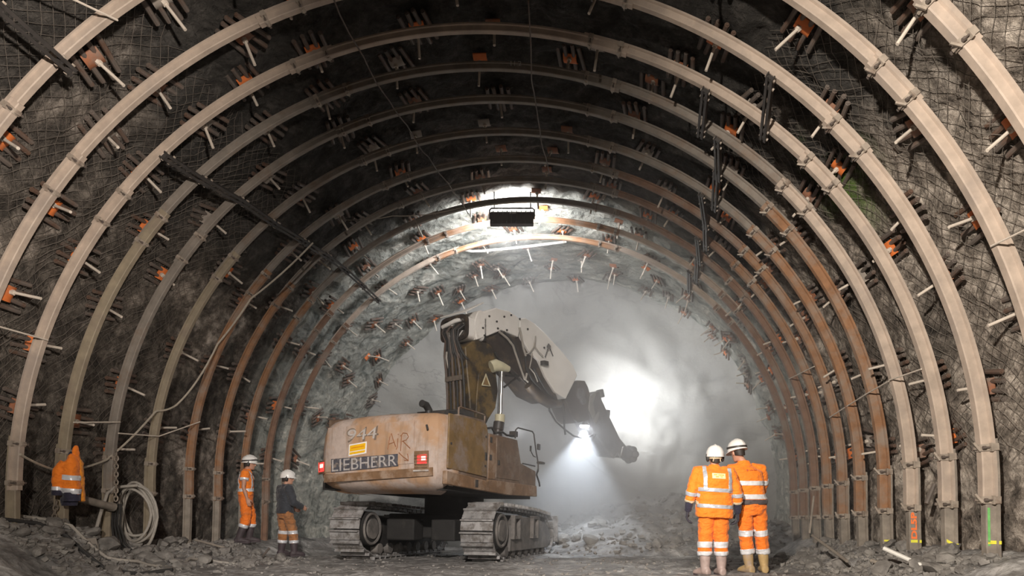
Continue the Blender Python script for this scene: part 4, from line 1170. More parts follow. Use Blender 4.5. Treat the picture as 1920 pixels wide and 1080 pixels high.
obj('boom_head_rim', ring_box(-0.45, 0.42, 3.01, 3.54, -0.15, -0.10, 0.075, 0.0), M['boomdark'], EX)
obj('boom_lid', MB().prism([head(-0.45, 3.55, -0.16), head(0.42, 3.55, -0.16), head(0.42, 3.82, 0.30), head(-0.30, 3.76, 0.30)], V((0, 0, 0.03))), M['boomwhite'], EX, bevel=0.006)
mb = MB(); mb.box(head(0, 3.28, 0.36), (0.8, 0.04, 0.46), Matrix((RB, HB, V((0, 0, 1)))).transposed()); obj('boom_head_bulkhead', mb, M['under'], EX)
mb = MB(); mb.tube([head(-0.38, 3.36, -0.14), head(0.05, 3.42, -0.16), head(0.16, 3.45, -0.1)], 0.045, 10); obj('header_pipe', mb, M['boomwhite'], EX)
for k in range(9):
    o = -0.36 + 0.085 * k; q = rh.uniform(-.05, .05)
    mb = MB(); mb.tube([head(o + q, 3.34 - 0.02 * k, 0.25), head(o + q, 3.34, -0.12), head(o * 0.7 + q, 3.20, -0.24), head(o * 0.55 + 0.02, 3.02, -0.22), head(o * 0.8, 2.78, -0.16), head(o + 0.05, 2.6, -0.10)], 0.026, 8)
    obj('hydraulic_hose', mb, M['rubber'] if k % 3 else M['bar'], EX)
mb = MB(); mb.tube([bp(838, 655, -.2), bp(837, 672, -.2), bp(841, 690, -.2), bp(846, 700, -.2)], 0.02, 8); obj('hydraulic_hose', mb, M['hose_grey'], EX)
# boom cylinder with cream ball end and cap
Pt, Pb = bp(938, 690, 0.52), bp(937, 782, 0.52)
obj('cylinder_pin', MB().tube([bp(921, 688, 0.50), bp(930, 685, 0.54), bp(942, 688, 0.56), bp(953, 692, 0.56)], [0.125, 0.13, 0.10, 0.07], 16), M['cream'], EX)
mb = MB(); mb.cyl(bp(941, 692, .54), bp(938.5, 780, .54), 0.034, 14); obj('cylinder_rod', mb, M['chrome'], EX)
mb = MB(); mb.cyl(bp(936.0, 695, .54), bp(933.5, 780, .54), 0.010, 8); obj('rod_guard', mb, M['blacksteel'], EX)
mb = MB(); mb.cyl(bp(937.5, 777, .54), bp(937, 792, .54), 0.105, 18); obj('cylinder_cap', mb, M['cream'], EX, bevel=0.01)
mb = MB(); mb.cyl(bp(936, 791, .54), bp(934, 806, .54), 0.115, 18); obj('cylinder_barrel', mb, M['blacksteel'], EX, bevel=0.01)
mb = MB(); mb.cyl(bp(934, 806, .54), bp(931, 840, .54), 0.10, 18); obj('cylinder_barrel', mb, M['boomdark'], EX)
# hoses along the boom
for k, pts in enumerate(([(936, 622), (951, 634), (962, 648), (967, 664), (976, 690), (984, 712)], [(944, 622), (957, 634), (966, 650), (973, 672), (980, 700)], [(974, 614), (978, 632), (981, 652), (986, 668)],
                         [(1004, 636), (1000, 652), (992, 662), (985, 664)], [(1004, 630), (1003, 650), (1010, 660), (1018, 668)], [(998, 662), (996, 676), (993, 690), (1002, 700), (1008, 716)],
                         [(948, 704), (960, 706), (968, 703), (972, 706)], [(945, 726), (956, 718), (966, 710), (974, 704)], [(988, 700), (985, 712), (990, 716)],
                         [(928, 660), (945, 690), (960, 702), (975, 714)], [(985, 668), (986, 690), (998, 712), (1014, 730)], [(1000, 690), (1012, 712), (1026, 736), (1044, 750)])):
    mb = MB(); mb.tube([bp(x, y, 0.45) for x, y in pts], 0.024 if k not in (3, 4, 5) else 0.016, 8); obj('hydraulic_hose', mb, M['rubber'] if k in (6, 7, 9, 10, 11, 1) else M['hose_grey'], EX)
for (x, y) in ((917, 593), (931, 603), (945, 594), (905, 615), (933, 616), (958, 591), (950, 619), (908, 629), (989, 617), (974, 598), (1020, 652), (1028, 646)):
    mb = MB(); p = bp(x, y, 0.40); mb.cyl(p, p + RB * 0.02, 0.022, 8); obj('plate_bolt', mb, M['blacksteel'], EX)
mb = MB(); mb.box(bp(1021, 681, 0.46), (0.12, 0.16, 0.10), Matrix((RB, HB, V((0, 0, 1)))).transposed()); obj('boom_lamp', mb, M['blacksteel'], EX, bevel=0.01)
mb = MB(); mb.tube([bp(1029, 648, .44), bp(1022, 670, .44)], 0.012, 6); mb.tube([bp(1029, 648, .44), bp(1037, 668, .44)], 0.012, 6); obj('lamp_stay', mb, M['blacksteel'], EX)
mb = MB(); mb.cyl(bp(1029, 650, .40), bp(1029, 650, .50), 0.05, 12); obj('hose_guide', mb, M['blacksteel'], EX)
# scallops at the boom tip, swivel head and breaker
mb = MB()
mb.tube([bp(990, 722, .36), bp(1006, 741, .36), bp(1030, 755, .36), bp(1050, 757, .36)], [0.10, 0.13, 0.13, 0.09], 14); obj('stick_cylinder', mb, M['boomdark'], EX)
SWIV = [(1060, 750), (1074, 716), (1084, 713), (1097, 714), (1103, 726), (1107, 740), (1103, 760), (1106, 785), (1100, 789), (1083, 793), (1075, 786)]
obj('swivel_head', bprism(SWIV, 0.28, 0.56), M['boomdark'], EX, bevel=0.02)
for (x, y, r) in ((1087, 738, 0.14), (1092, 752, 0.09)):
    mb = MB(); p = bp(x, y, 0.28); mb.cyl(p - RB * 0.62, p + RB * 0.06, r, 18); obj('swivel_pin', mb, M['toolgrey'], EX, bevel=0.01)
BRK = [(1103, 748), (1109, 738), (1124, 733), (1129, 750), (1138, 769), (1150, 795), (1163, 822), (1176, 838), (1172, 858), (1146, 855), (1133, 836), (1113, 810), (1101, 786)]
obj('breaker_body', bprism(BRK, 0.26, 0.50), M['toolgrey'], EX, bevel=0.03)
obj('breaker_cheek', bprism([(1106, 744), (1112, 738), (1119, 736), (1112, 756), (1117, 778), (1112, 786), (1104, 768)], 0.31, 0.05), M['chrome'], EX, bevel=0.01)
obj('breaker_cheek', bprism([(1121, 772), (1125, 772), (1123, 784), (1118, 796), (1112, 788)], 0.31, 0.05), M['chrome'], EX, bevel=0.01)
mb = MB(); mb.tube([bp(1124, 731, .1), bp(1127, 745, .1)], 0.10, 12); obj('hose_swivel', mb, M['toolgrey'], EX)
mb = MB(); mb.tube([bp(1143, 848, .30), bp(1150, 858, .30), bp(1158, 848, .30), bp(1163, 858, .30), bp(1168, 838, .30)], 0.03, 8); obj('breaker_hose', mb, M['chrome'], EX)
for k in range(7):
    mb = MB(); a = 2 * pi * k / 7; c = bp(1181, 852, 0.02)
    mb.ell(c + RB * 0.17 * cos(a) + V((0, 0, 1)) * 0.15 * sin(a), (0.12, 0.13, 0.11), None, 10, 7); obj('cutter_pick', mb, M['toolgrey'], EX)
obj('cutter_head', MB().ell(bp(1180, 851, 0.02), (0.19, 0.19, 0.17), None, 14, 9), M['toolgrey'], EX)
for k, pts in enumerate(([(1029, 750), (1030, 770), (1042, 790), (1060, 806), (1075, 817), (1090, 821), (1104, 819), (1112, 815)], [(1056, 757), (1058, 780), (1058, 800), (1060, 815)], [(1112, 812), (1110, 826), (1117, 814)])):
    mb = MB(); mb.tube([bp(x, y, 0.34) for x, y in pts], 0.022, 8); obj('hydraulic_hose', mb, M['rubber'], EX)
# working lamp under the swivel head
LP = bp(1096, 798, 0.30)
lh = MB(); lh.cyl(LP + V((0, 0, 0.10)), LP + V((0, 0, 0.0)), 0.05, 16, 0.12); lh = obj('breaker_lamp', lh, M['blacksteel'], EX)
M['lamp_hot'] = simple('lit_work_lamp', (0.95, 0.97, 1.0), 0.3, 0, 0.01, 5, 0, emit=(0.88, 0.93, 1.0), estr=90)
mb = MB(); mb.ell(LP + V((0, 0, -0.01)), (0.115, 0.115, 0.05), None, 16, 8); obj('lamp_lens', mb, M['lamp_hot'], lh)
# floodlamp on the far cheek of the breaker
FP = bp(1135, 775, -0.34)
lh2 = MB(); lh2.box(FP, (0.24, 0.14, 0.18), Matrix((RB, HB, V((0, 0, 1)))).transposed()); lh2 = obj('breaker_lamp', lh2, M['blacksteel'], EX, bevel=0.01)
mb = MB(); mb.box(FP + HB * 0.075, (0.20, 0.02, 0.14), Matrix((RB, HB, V((0, 0, 1)))).transposed()); obj('lamp_lens', mb, M['lamp_hot'], lh2)
# ------------------------------------------------------------------ people
def cloth(name, col, var=0.12, col2=None, rough=0.8, t2=(0.55, 0.72)):
    m, nt, b = new_mat(name)
    co = worldpos(nt)
    n1 = noise_tex(nt, co, 6, 5)
    c = ramp(nt, n1, [(0.3, tuple(x * (1 - var) for x in col)), (0.7, tuple(min(1, x * (1 + var)) for x in col))])
    if col2:
        n2 = noise_tex(nt, co, 7, 7, 0.7)
        c = mixc(nt, ramp(nt, n2, [(t2[0], (0, 0, 0)), (t2[1], (1, 1, 1))]), c, col2)
    nt.links.new(c, b.inputs['Base Color']); b.inputs['Roughness'].default_value = rough
    b.inputs['Sheen Weight'].default_value = 0.15
    mp = N(nt, 'ShaderNodeMapping'); nt.links.new(co, mp.inputs[0]); mp.inputs['Scale'].default_value = (1, 1, 1.7)
    w = noise_tex(nt, mp.outputs[0], 9, 3, 0.5, 1.2)
    k = bumpn(nt, w, 0.8, 0.03)
    nt.links.new(k, b.inputs['Normal'])
    return m
M['hivis'] = cloth('hi_vis_orange_cloth', (0.92, 0.225, 0.012), 0.08)
M['hivis_dirty'] = cloth('soiled_hi_vis_orange_cloth', (0.88, 0.20, 0.014), 0.10, (0.33, 0.12, 0.035), t2=(0.56, 0.74))
M['hivis_brown'] = cloth('muddy_orange_cloth', (0.36, 0.15, 0.05), 0.2, (0.17, 0.10, 0.06), t2=(0.5, 0.7))
M['reflect'] = simple('reflective_tape', (0.72, 0.73, 0.76), 0.35, 0.15, 0.06, 20, 0.05)
M['reflect_grey'] = simple('grey_reflective_tape', (0.46, 0.48, 0.53), 0.35, 0.15, 0.06, 20, 0.05)
M['navy'] = cloth('navy_cloth', (0.022, 0.02, 0.04), 0.2)
M['charcoal'] = cloth('charcoal_cloth', (0.075, 0.06, 0.062), 0.2)
M['hoodie'] = cloth('dark_slate_cloth', (0.032, 0.036, 0.045), 0.2)
M['creamcloth'] = cloth('cream_cuff_cloth', (0.62, 0.52, 0.36), 0.1)
M['boot'] = simple('muddy_rubber_boot', (0.36, 0.275, 0.25), 0.5, 0, 0.2, 8, 0.2, 0.004, (0.24, 0.18, 0.155), 5, (0.48, 0.66))
M['boot_tan'] = simple('tan_work_boot', (0.42, 0.29, 0.13), 0.65, 0, 0.2, 8, 0.2, 0.004, (0.33, 0.26, 0.21), 5, (0.48, 0.66))
M['boot_dark'] = simple('dark_work_boot', (0.06, 0.045, 0.05), 0.65, 0, 0.25, 8, 0.2)
M['skin'] = simple('skin', (0.50, 0.27, 0.185), 0.55, 0, 0.08, 12, 0.05)
M['hair'] = simple('dark_hair', (0.03, 0.022, 0.018), 0.6, 0, 0.3, 40, 0.3)
M['helmet'] = simple('white_helmet_shell', (0.82, 0.80, 0.77), 0.3, 0, 0.05, 12, 0.05)
M['glovegrey'] = cloth('dark_work_glove', (0.035, 0.032, 0.045), 0.2)
M['phone'] = simple('dark_phone_case', (0.04, 0.04, 0.045), 0.3, 0, 0.1, 10, 0)
M['eye'] = simple('eye', (0.7, 0.68, 0.65), 0.2, 0, 0.05, 30, 0)

def fuse(mb, voxel, smooth=3):
    me = mb.mesh('tmp', None, 0)
    o = bpy.data.objects.new('tmp', me); COL.objects.link(o)
    md = o.modifiers.new('r', 'REMESH'); md.mode = 'VOXEL'; md.voxel_size = voxel; md.use_smooth_shade = True
    dg = bpy.context.evaluated_depsgraph_get()
    out = bpy.data.meshes.new_from_object(o.evaluated_get(dg))
    bpy.data.objects.remove(o); bpy.data.meshes.remove(me)
    bm = bmesh.new(); bm.from_mesh(out)
    for _ in range(smooth): bmesh.ops.smooth_vert(bm, verts=bm.verts, factor=0.5, use_axis_x=True, use_axis_y=True, use_axis_z=True)
    bm.to_mesh(out); bm.free()
    out.polygons.foreach_set('use_smooth', [True] * len(out.polygons))
    return out
def wrinkle(me, amp, sc, seed=0):
    for v in me.vertices:
        n = v.normal; p = v.co
        v.co = p + n * amp * (fr((p.x + seed, p.y, p.z * 1.8), sc, 3))
    me.update()
def shift(me, off):
    for v in me.vertices: v.co = v.co - off
    me.update(); return me

class Rig:
    def __init__(s, base, yaw, scale=1.0):
        s.b = V(base); s.R = Matrix.Rotation(yaw, 3, 'Z'); s.k = scale
    def __call__(s, x, y, z): return s.b + s.R @ (V((x, y, z)) * s.k)
def ring(R, c, rx, ry, n=18, tilt=0.0, roll=0.0, sq=1.0):
    """horizontal ellipse in the body's frame (local coords), optionally rolled so one side sits lower"""
    out = []
    for k in range(n):
        a = 2 * pi * k / n
        ca, sa = cos(a), sin(a)
        if sq != 1.0:
            ca = abs(ca) ** sq * (1 if ca >= 0 else -1); sa = abs(sa) ** sq * (1 if sa >= 0 else -1)
        out.append(R(c[0] + rx * ca, c[1] + ry * sa, c[2] + roll * rx * ca + tilt * ry * sa))
    return out

def hand_pieces(mb, R, wrist, elbow, side, curl=0.5, hold=None):
    """palm with four unequal bent fingers and a thumb; local coordinates"""
    w, e = V(wrist), V(elbow)
    d = (w - e).normalized()
    inw = V((-side, 0, 0)); inw = (inw - d * inw.dot(d)).normalized()       # palm faces the thigh
    fwd = d.cross(inw) * side
    if fwd.y < 0: fwd = -fwd
    P = lambda a, b, c: R(*(w + d * a + fwd * b + inw * c))
    mb.loft([[P(a, b * cos(t), 0.0 + c * sin(t)) for t in (2 * pi * k / 12 for k in range(12))] for a, b, c in ((-0.03, 0.026, 0.020), (0.015, 0.036, 0.019), (0.06, 0.043, 0.016), (0.095, 0.041, 0.013))])
    for k, (off, L) in enumerate(((0.031, 0.070), (0.011, 0.080), (-0.010, 0.074), (-0.030, 0.058))):
        c1, c2 = 0.25 * curl, 0.9 * curl
        pts = [P(0.085, off, 0), P(0.095 + L * .40, off * 1.06, L * 0.16 * curl * 2), P(0.095 + L * .75, off * 1.06, L * 0.48 * curl * 2), P(0.095 + L * .88, off * 1.03, L * 0.80 * curl * 2)]
        mb.tube(pts, [0.0095, 0.009, 0.0085, 0.007], 8)
    mb.tube([P(0.015, 0.028, 0.004), P(0.045, 0.055, 0.014), P(0.075, 0.062, 0.028), P(0.095, 0.056, 0.04)], [0.013, 0.0115, 0.010, 0.008], 8)

def person(name_label, R, J, look, cl, group=None, vox=0.011, extras=()):
    """J: local joints. look: yaw of the head. cl: clothing spec"""
    e = empty('person', R(0, 0, 0), name_label, 'person', group)
    off = wloc(e)
    def link(nm, me, mat, par=e, label=None):
        me.name = nm; me.materials.clear(); me.materials.append(mat)
        o = bpy.data.objects.new(nm, me); COL.objects.link(o); o.parent = par
        if label: o['label'] = label
        return o
    hd = V(J['head']); nk = V(J['neck']); ch = V(J['chest']); pv = V(J['pelvis'])
    # --- body: one continuous skin
    mb = MB()
    HR = Matrix.Rotation(look[0], 3, 'Z') @ Matrix.Rotation(look[1], 3, 'X') @ Matrix.Rotation(look[2], 3, 'Y')
    def hp(x, y, z): return R(*(hd + HR @ V((x, y, z))))
    mb.loft([[hp(rx * cos(a), cy + ry * sin(a), z) for a in (2 * pi * k / 16 for k in range(16))] for z, rx, ry, cy in
             ((-0.125, 0.03, 0.03, 0.045), (-0.112, 0.048, 0.058, 0.03), (-0.08, 0.06, 0.08, 0.012), (-0.03, 0.071, 0.095, 0.0), (0.03, 0.077, 0.1, -0.004), (0.075, 0.07, 0.09, -0.008), (0.108, 0.045, 0.06, -0.008), (0.12, 0.015, 0.02, -0.008))])
    mb.tube([hp(0, 0.088, 0.02), hp(0, 0.108, -0.015), hp(0, 0.118, -0.032), hp(0, 0.092, -0.042)], [0.010, 0.013, 0.015, 0.010], 8)
    mb.tube([hp(-0.045, 0.085, 0.03), hp(0, 0.1, 0.036), hp(0.045, 0.085, 0.03)], 0.011, 8)
    mb.tube([hp(-0.024, 0.088, -0.068), hp(0, 0.098, -0.066), hp(0.024, 0.088, -0.068)], 0.0095, 8)
    mb.ell(hp(0, 0.072, -0.108), (0.026 * R.k, 0.022 * R.k, 0.018 * R.k))
    for sx in (-1, 1): mb.ell(hp(sx * 0.079, -0.004, -0.015), (0.012, 0.022, 0.034), HR)
    mb.tube([R(*(hd + HR @ V((0, -0.01, -0.06)))), R(*nk), R(*(nk - V((0, 0.0, 0.06))))], [0.055, 0.056, 0.07], 14)
    mb.loft([ring(R, nk - V((0, 0, 0.02)), 0.09, 0.07), ring(R, ch + V((0, 0, 0.10)), 0.17, 0.10), ring(R, ch, 0.165, 0.11), ring(R, (ch + pv) / 2, 0.135, 0.095), ring(R, pv, 0.15, 0.10), ring(R, pv - V((0, 0, 0.10)), 0.13, 0.09)])
    for sd in ('L', 'R'):
        s, el, w = V(J['sh' + sd]), V(J['el' + sd]), V(J['wr' + sd])
        mb.tube([R(*q) for q in (s, s.lerp(el, 0.5), el, el.lerp(w, 0.4), w)], [0.055, 0.047, 0.038, 0.038, 0.026], 12)
        mb.ell(R(*s), 0.06 * R.k)
        hand_pieces(mb, R, w, el, -1 if sd == 'L' else 1, J.get('curl', 0.5))
        h, k, a = V(J['hip' + sd]), V(J['kn' + sd]), V(J['an' + sd])
        mb.tube([R(*q) for q in (h, h.lerp(k, 0.5), k, k.lerp(a, 0.3), a)], [0.082, 0.07, 0.052, 0.052, 0.036], 12)
        t = V(J.get('toe' + sd, (0, 1, 0)))
        mb.tube([R(*a), R(*(a + t * 0.06 + V((0, 0, -0.045)))), R(*(a + t * 0.15 + V((0, 0, -0.055))))], [0.036, 0.035, 0.026], 10)
    body = link('body', shift(fuse(mb, 0.0085, 2), off), M['skin'])
    for sx in (-1, 1):
        mb = MB(); mb.ell(hp(sx * 0.03, 0.083, 0.008), 0.0125 * R.k, None, 10, 7); link('eye', mb.mesh('eye', off), M['eye'])
    mb = MB(); mb.loft([[hp(rx * cos(a), cy + ry * sin(a), z + 0.02 * sin(a)) for a in (2 * pi * k / 18 for k in range(18))] for z, rx, ry, cy in
                        ((-0.055, 0.066, 0.074, -0.03), (-0.03, 0.076, 0.09, -0.02), (0.03, 0.082, 0.1, -0.012), (0.08, 0.07, 0.09, -0.012))])
    link('hair', mb.mesh('hair', off), M['hair'])
    # --- trousers
    mb = MB()
    tw = cl.get('tw', 1.0)
    mb.loft([ring(R, pv + V((0, 0, 0.10)), 0.175 * tw, 0.125 * tw), ring(R, pv, 0.19 * tw, 0.14 * tw), ring(R, pv - V((0, 0, 0.09)), 0.185 * tw, 0.14 * tw), ring(R, pv - V((0, 0, 0.15)), 0.15 * tw, 0.12 * tw)])
    for sd in ('L', 'R'):
        h, k, a = V(J['hip' + sd]), V(J['kn' + sd]), V(J['an' + sd])
        cuff = a.lerp(k, cl.get('cuff', 0.32))
        mb.tube([R(*q) for q in (h + V((0, 0, 0.04)), h.lerp(k, 0.45), h.lerp(k, 0.85), k.lerp(cuff, 0.4), cuff.lerp(k, 0.15), cuff)], [0.112 * tw, 0.106 * tw, 0.096 * tw, 0.094 * tw, 0.092 * tw, 0.088 * tw], 14)
    tm = fuse(mb, vox, 3); wrinkle(tm, 0.014, 9, 3)
    raw_t = tm.copy()
    to = link('trousers', shift(tm, off), cl['tmat'])
    # --- jacket
    mb = MB()
    jw = cl.get('jw', 1.0); rl = cl.get('roll', 0.0)
    hem = cl['hem']
    hemc = pv.lerp(ch, (hem - pv.z) / (ch.z - pv.z))
    wa = pv.lerp(ch, 0.45)
    mb.loft([ring(R, V((hemc.x, hemc.y, hem)), 0.205 * jw, 0.15 * jw, 22, 0, rl, 0.85), ring(R, V((hemc.x, hemc.y, hem + 0.05)), 0.21 * jw, 0.155 * jw, 22, 0, rl, 0.85), ring(R, wa, 0.20 * jw, 0.145 * jw, 22, 0, rl * .6, 0.85), ring(R, ch, 0.215 * jw, 0.15 * jw, 22, 0, rl * .4, 0.85),
             ring(R, ch + V((0, 0, 0.10)), 0.20 * jw, 0.135 * jw, 22, 0, 0, 0.85), ring(R, nk - V((0, 0, 0.045)), 0.125, 0.10, 22), ring(R, nk + V((0, 0, 0.0)), 0.082, 0.08, 22), ring(R, nk + V((0, 0, 0.03)), 0.072, 0.072, 22)])
    slv = cl.get('sleeve', 0.82)
    for sd in ('L', 'R'):
        s, el, w = V(J['sh' + sd]), V(J['el' + sd]), V(J['wr' + sd])
        sx = -1 if sd == 'L' else 1
        if slv > 0.5:
            endp = el.lerp(w, (slv - 0.5) * 2)
            mb.tube([R(*q) for q in (nk.lerp(s, 0.45) - V((0, 0, 0.03)), s, s.lerp(el, 0.5), el, endp)], [0.075, 0.092, 0.086, 0.077, 0.064], 14)
        else:
            endp = s.lerp(el, slv * 2)
            mb.tube([R(*q) for q in (nk.lerp(s, 0.45) - V((0, 0, 0.03)), s, endp)], [0.07, 0.088, 0.08], 14)
    jm = fuse(mb, vox, 3); wrinkle(jm, 0.012, 8, 1)
    raw_j = jm.copy()
    jo = link('jacket' if not cl.get('vest') else 'vest', shift(jm, off), cl['jmat'])
    # --- strips cut from the cloth surface
    def strip(src, p, n, half, keep, mat, nm, par, push=0.005, label=None):
        bm = bmesh.new(); bm.from_mesh(src)
        n = V(n).normalized()
        for co, nn in ((p + n * half, n), (p - n * half, -n)):
            bmesh.ops.bisect_plane(bm, geom=bm.verts[:] + bm.edges[:] + bm.faces[:], plane_co=co, plane_no=nn, clear_outer=True)
        bad = [f for f in bm.faces if not keep(f.calc_center_median())]
        bmesh.ops.delete(bm, geom=bad, context='FACES')
        if not bm.faces: bm.free(); return None
        bm.normal_update()
        for v in bm.verts: v.co += v.normal * push
        me = bpy.data.meshes.new(nm); bm.to_mesh(me); bm.free()
        me.polygons.foreach_set('use_smooth', [True] * len(me.polygons))
        o = link(nm, shift(me, off), mat, par, label)
        so = o.modifiers.new('t', 'SOLIDIFY'); so.thickness = 0.004; so.offset = -1
        return o
    up_ = V((0, 0, 1))
    def axis_d(q, a, b):
        ab = b - a; t = max(0, min(1, (q - a).dot(ab) / ab.length_squared)); return (q - a - ab * t).length
    arms = {sd: [R(*J[k + sd]) for k in ('sh', 'el', 'wr')] for sd in 'LR'}
    def in_arm(q, sd):
        s, el, w = arms[sd]
        da = min(axis_d(q, s.lerp(el, 0.35), el), axis_d(q, el, w))
        ctr = R(*pv.lerp(ch, 0.5)); hx = (R.R.transposed() @ (q - ctr)).x / R.k
        side = -1 if sd == 'L' else 1
        return da < 0.115 * R.k and hx * side > cl.get('armx', 0.20)
    def on_torso(q): return not in_arm(q, 'L') and not in_arm(q, 'R')
    roll_n = R.R @ V((-rl, 0, 1))
    for z, h in cl.get('bands', ()):
        c = pv.lerp(ch, (z - pv.z) / (ch.z - pv.z))
        strip(raw_j, R(c.x, c.y, z), roll_n, h, on_torso, cl['rmat'], 'reflective_band', jo)
    for sd in 'LR':
        s, el, w = arms[sd]
        for t, h, mat, nm in cl.get('sleeve_bands', ()):
            q = s.lerp(el, t * 2) if t < 0.5 else el.lerp(w, (t - 0.5) * 2)
            d = (el - s) if t < 0.5 else (w - el)
            strip(raw_j, q, d, h, lambda f, sd=sd, q=q: (f - q).length < 0.13 * R.k and (in_arm(f, sd) or t >= 0.5), mat, nm, jo, 0.006)
    for x0, z0, z1, h in cl.get('braces', ()):
        def kp(q, z0=z0, z1=z1):
            l = R.R.transposed() @ (q - R.b); return z0 * R.k < l.z < z1 * R.k and on_torso(q)
        strip(raw_j, R(x0, 0, 1.2), R.R @ V((1, 0, 0)), h, kp, cl['rmat'], 'reflective_brace', jo, 0.006)
    for z, h in cl.get('waist', ()):
        c = pv.lerp(ch, (z - pv.z) / (ch.z - pv.z))
        strip(raw_j, R(c.x, c.y, z), up_, h, on_torso, M['charcoal'], 'waistband', jo, 0.003)
    for sd in 'LR':
        h, k, a = [R(*J[q + sd]) for q in ('hip', 'kn', 'an')]
        for t, hh, mat in cl.get('leg_bands', ()):
            q = k.lerp(a, t) if t >= 0 else k.lerp(h, -t); d = (a - k) if t >= 0 else (k - h)
            strip(raw_t, q, d, hh, lambda f, q=q: (f - q).length < 0.135 * R.k, mat, 'reflective_band', to)
    if cl.get('sleeve_end'):
        for sd in 'LR':
            s, el, w = [V(J[k + sd]) for k in ('sh', 'el', 'wr')]
            mb = MB(); a = el.lerp(w, (slv - 0.5) * 2 - 0.05); b = el.lerp(w, 1.0)
            mb.tube([R(*a), R(*a.lerp(b, 0.5)), R(*b)], [0.060, 0.056, 0.047], 14); link('under_sleeve', mb.mesh('s', off), cl['sleeve_end'])
    if cl.get('glove'):
        for sd in 'LR':
            mb = MB(); hand_pieces(mb, R, V(J['wr' + sd]), V(J['el' + sd]), -1 if sd == 'L' else 1, J.get('curl', 0.5))
            gm = fuse(mb, 0.007, 1)
            for v in gm.vertices: v.co += v.normal * 0.008
            link('glove', shift(gm, off), cl['glove'])
    # --- boots
    for sd in ('L', 'R'):
        k, a = V(J['kn' + sd]), V(J['an' + sd]); t = V(J.get('toe' + sd, (0, 1, 0))).normalized()
        sd_ = V((t.y, -t.x, 0))
        mb = MB()
        topc = a.lerp(k, cl.get('boot_top', 0.42))
        mb.tube([R(*topc), R(*topc.lerp(a, 0.5)), R(*(a + V((0, 0, 0.01)))), R(*(a - V((0, 0, 0.05))))], [0.080, 0.074, 0.062, 0.060], 14)
        g = -a.z
        def fr_ring(l, wd, hgt): return [R(*(a + t * l + sd_ * wd * cos(q) + V((0, 0, g + max(0.0, hgt * (0.5 + 0.5 * sin(q)) ))))) for q in (2 * pi * j / 14 for j in range(14))]
        mb.loft([fr_ring(-0.085, 0.034, 0.09), fr_ring(-0.068, 0.052, 0.12), fr_ring(0.0, 0.056, 0.14), fr_ring(0.07, 0.058, 0.12), fr_ring(0.14, 0.061, 0.095), fr_ring(0.19, 0.052, 0.075), fr_ring(0.22, 0.026, 0.05)])
        bo = link('boot', shift(fuse(mb, 0.010, 2), off), cl['bmat'])
        mb = MB()
        mb.loft([[R(*(a + t * l + sd_ * wd + V((0, 0, g + z)))) for l, wd in ((-0.08, 0.03), (-0.08, -0.03), (-0.02, -0.05), (0.10, -0.055), (0.17, -0.055), (0.215, -0.02), (0.215, 0.02), (0.17, 0.055), (0.10, 0.055), (-0.02, 0.05))] for z in (0.0, 0.022)])
        link('sole', mb.mesh('s', off), M['boot_dark'], bo)
    # --- helmet
    mb = MB()
    n = 24
    def hring(z, rx, ry, cy=0.0): return [hp(rx * cos(2 * pi * j / n), cy + ry * sin(2 * pi * j / n), z) for j in range(n)]
    mb.loft([hring(0.015, 0.120, 0.146, -0.004), hring(0.040, 0.121, 0.147, -0.004), hring(0.09, 0.114, 0.138, -0.004), hring(0.137, 0.090, 0.110, -0.004), hring(0.165, 0.053, 0.068, -0.004), hring(0.173, 0.013, 0.017, -0.004)])
    he = link('helmet', mb.mesh('h', off), M['helmet'])
    mb = MB()
    rim = []
    for j in range(n):
        a = 2 * pi * j / n; s = sin(a)
        ext = 0.010 + (0.055 * max(0, s) ** 2)
        rim.append((a, ext))
    mb.loft([[hp((0.119 + q * ex * 0.5) * cos(a), -0.004 + (0.145 + q * ex) * sin(a), 0.017 + zz - 0.012 * q * max(0, sin(a))) for a, ex in rim] for q, zz in ((0, 0.006), (1, 0.003), (1, -0.004), (0, -0.005))])
    link('helmet_brim', mb.mesh('h', off), M['helmet'], he)
    mb = MB()
    for yy in (-0.035, 0, 0.035): pass
    mb.tube([hp(0, -0.138, 0.08), hp(0, -0.11, 0.128), hp(0, -0.055, 0.164), hp(0, 0.0, 0.175), hp(0, 0.055, 0.164), hp(0, 0.11, 0.125), hp(0, 0.135, 0.08)], 0.012, 8)
    link('helmet_ridge', mb.mesh('h', off), M['helmet'], he)
    if cl.get('strap'):
        mb = MB(); mb.loft([[hp(q * 0.125 * cos(2 * pi * j / n), -0.004 + q * 0.151 * sin(2 * pi * j / n), z + 0.02 * sin(2 * pi * j / n)) for j in range(n)] for q, z in ((1.0, 0.050), (0.99, 0.078), (0.92, 0.078), (0.93, 0.050))], closed=True)
        link('goggle_strap', mb.mesh('h', off), M['blacksteel'], he)
    if cl.get('cradle'):
        mb = MB()
        mb.tube([hp(0.085 * cos(a), -0.01 + 0.108 * sin(a), -0.005) for a in (pi + pi * j / 12 for j in range(13))], 0.012, 8)
        for sx in (-1, 1): mb.tube([hp(sx * 0.035, -0.125, 0.04), hp(sx * 0.045, -0.112, -0.01), hp(sx * 0.05, -0.095, -0.05)], 0.008, 6)
        link('neck_cradle', mb.mesh('h', off), M['creamcloth'], he)
    if cl.get('muffs'):
        for sx in (-1, 1):
            mb = MB(); mb.ell(hp(sx * 0.102, -0.012, -0.01), (0.026 * R.k, 0.036 * R.k, 0.05 * R.k), HR); link('ear_muff', mb.mesh('h', off), M['rubber'], he)
            mb = MB(); mb.tube([hp(sx * 0.118, -0.01, 0.05), hp(sx * 0.122, -0.012, 0.0)], 0.009, 6); link('muff_arm', mb.mesh('h', off), M['rubber'], he)
    return e, link, raw_j, jo, hp

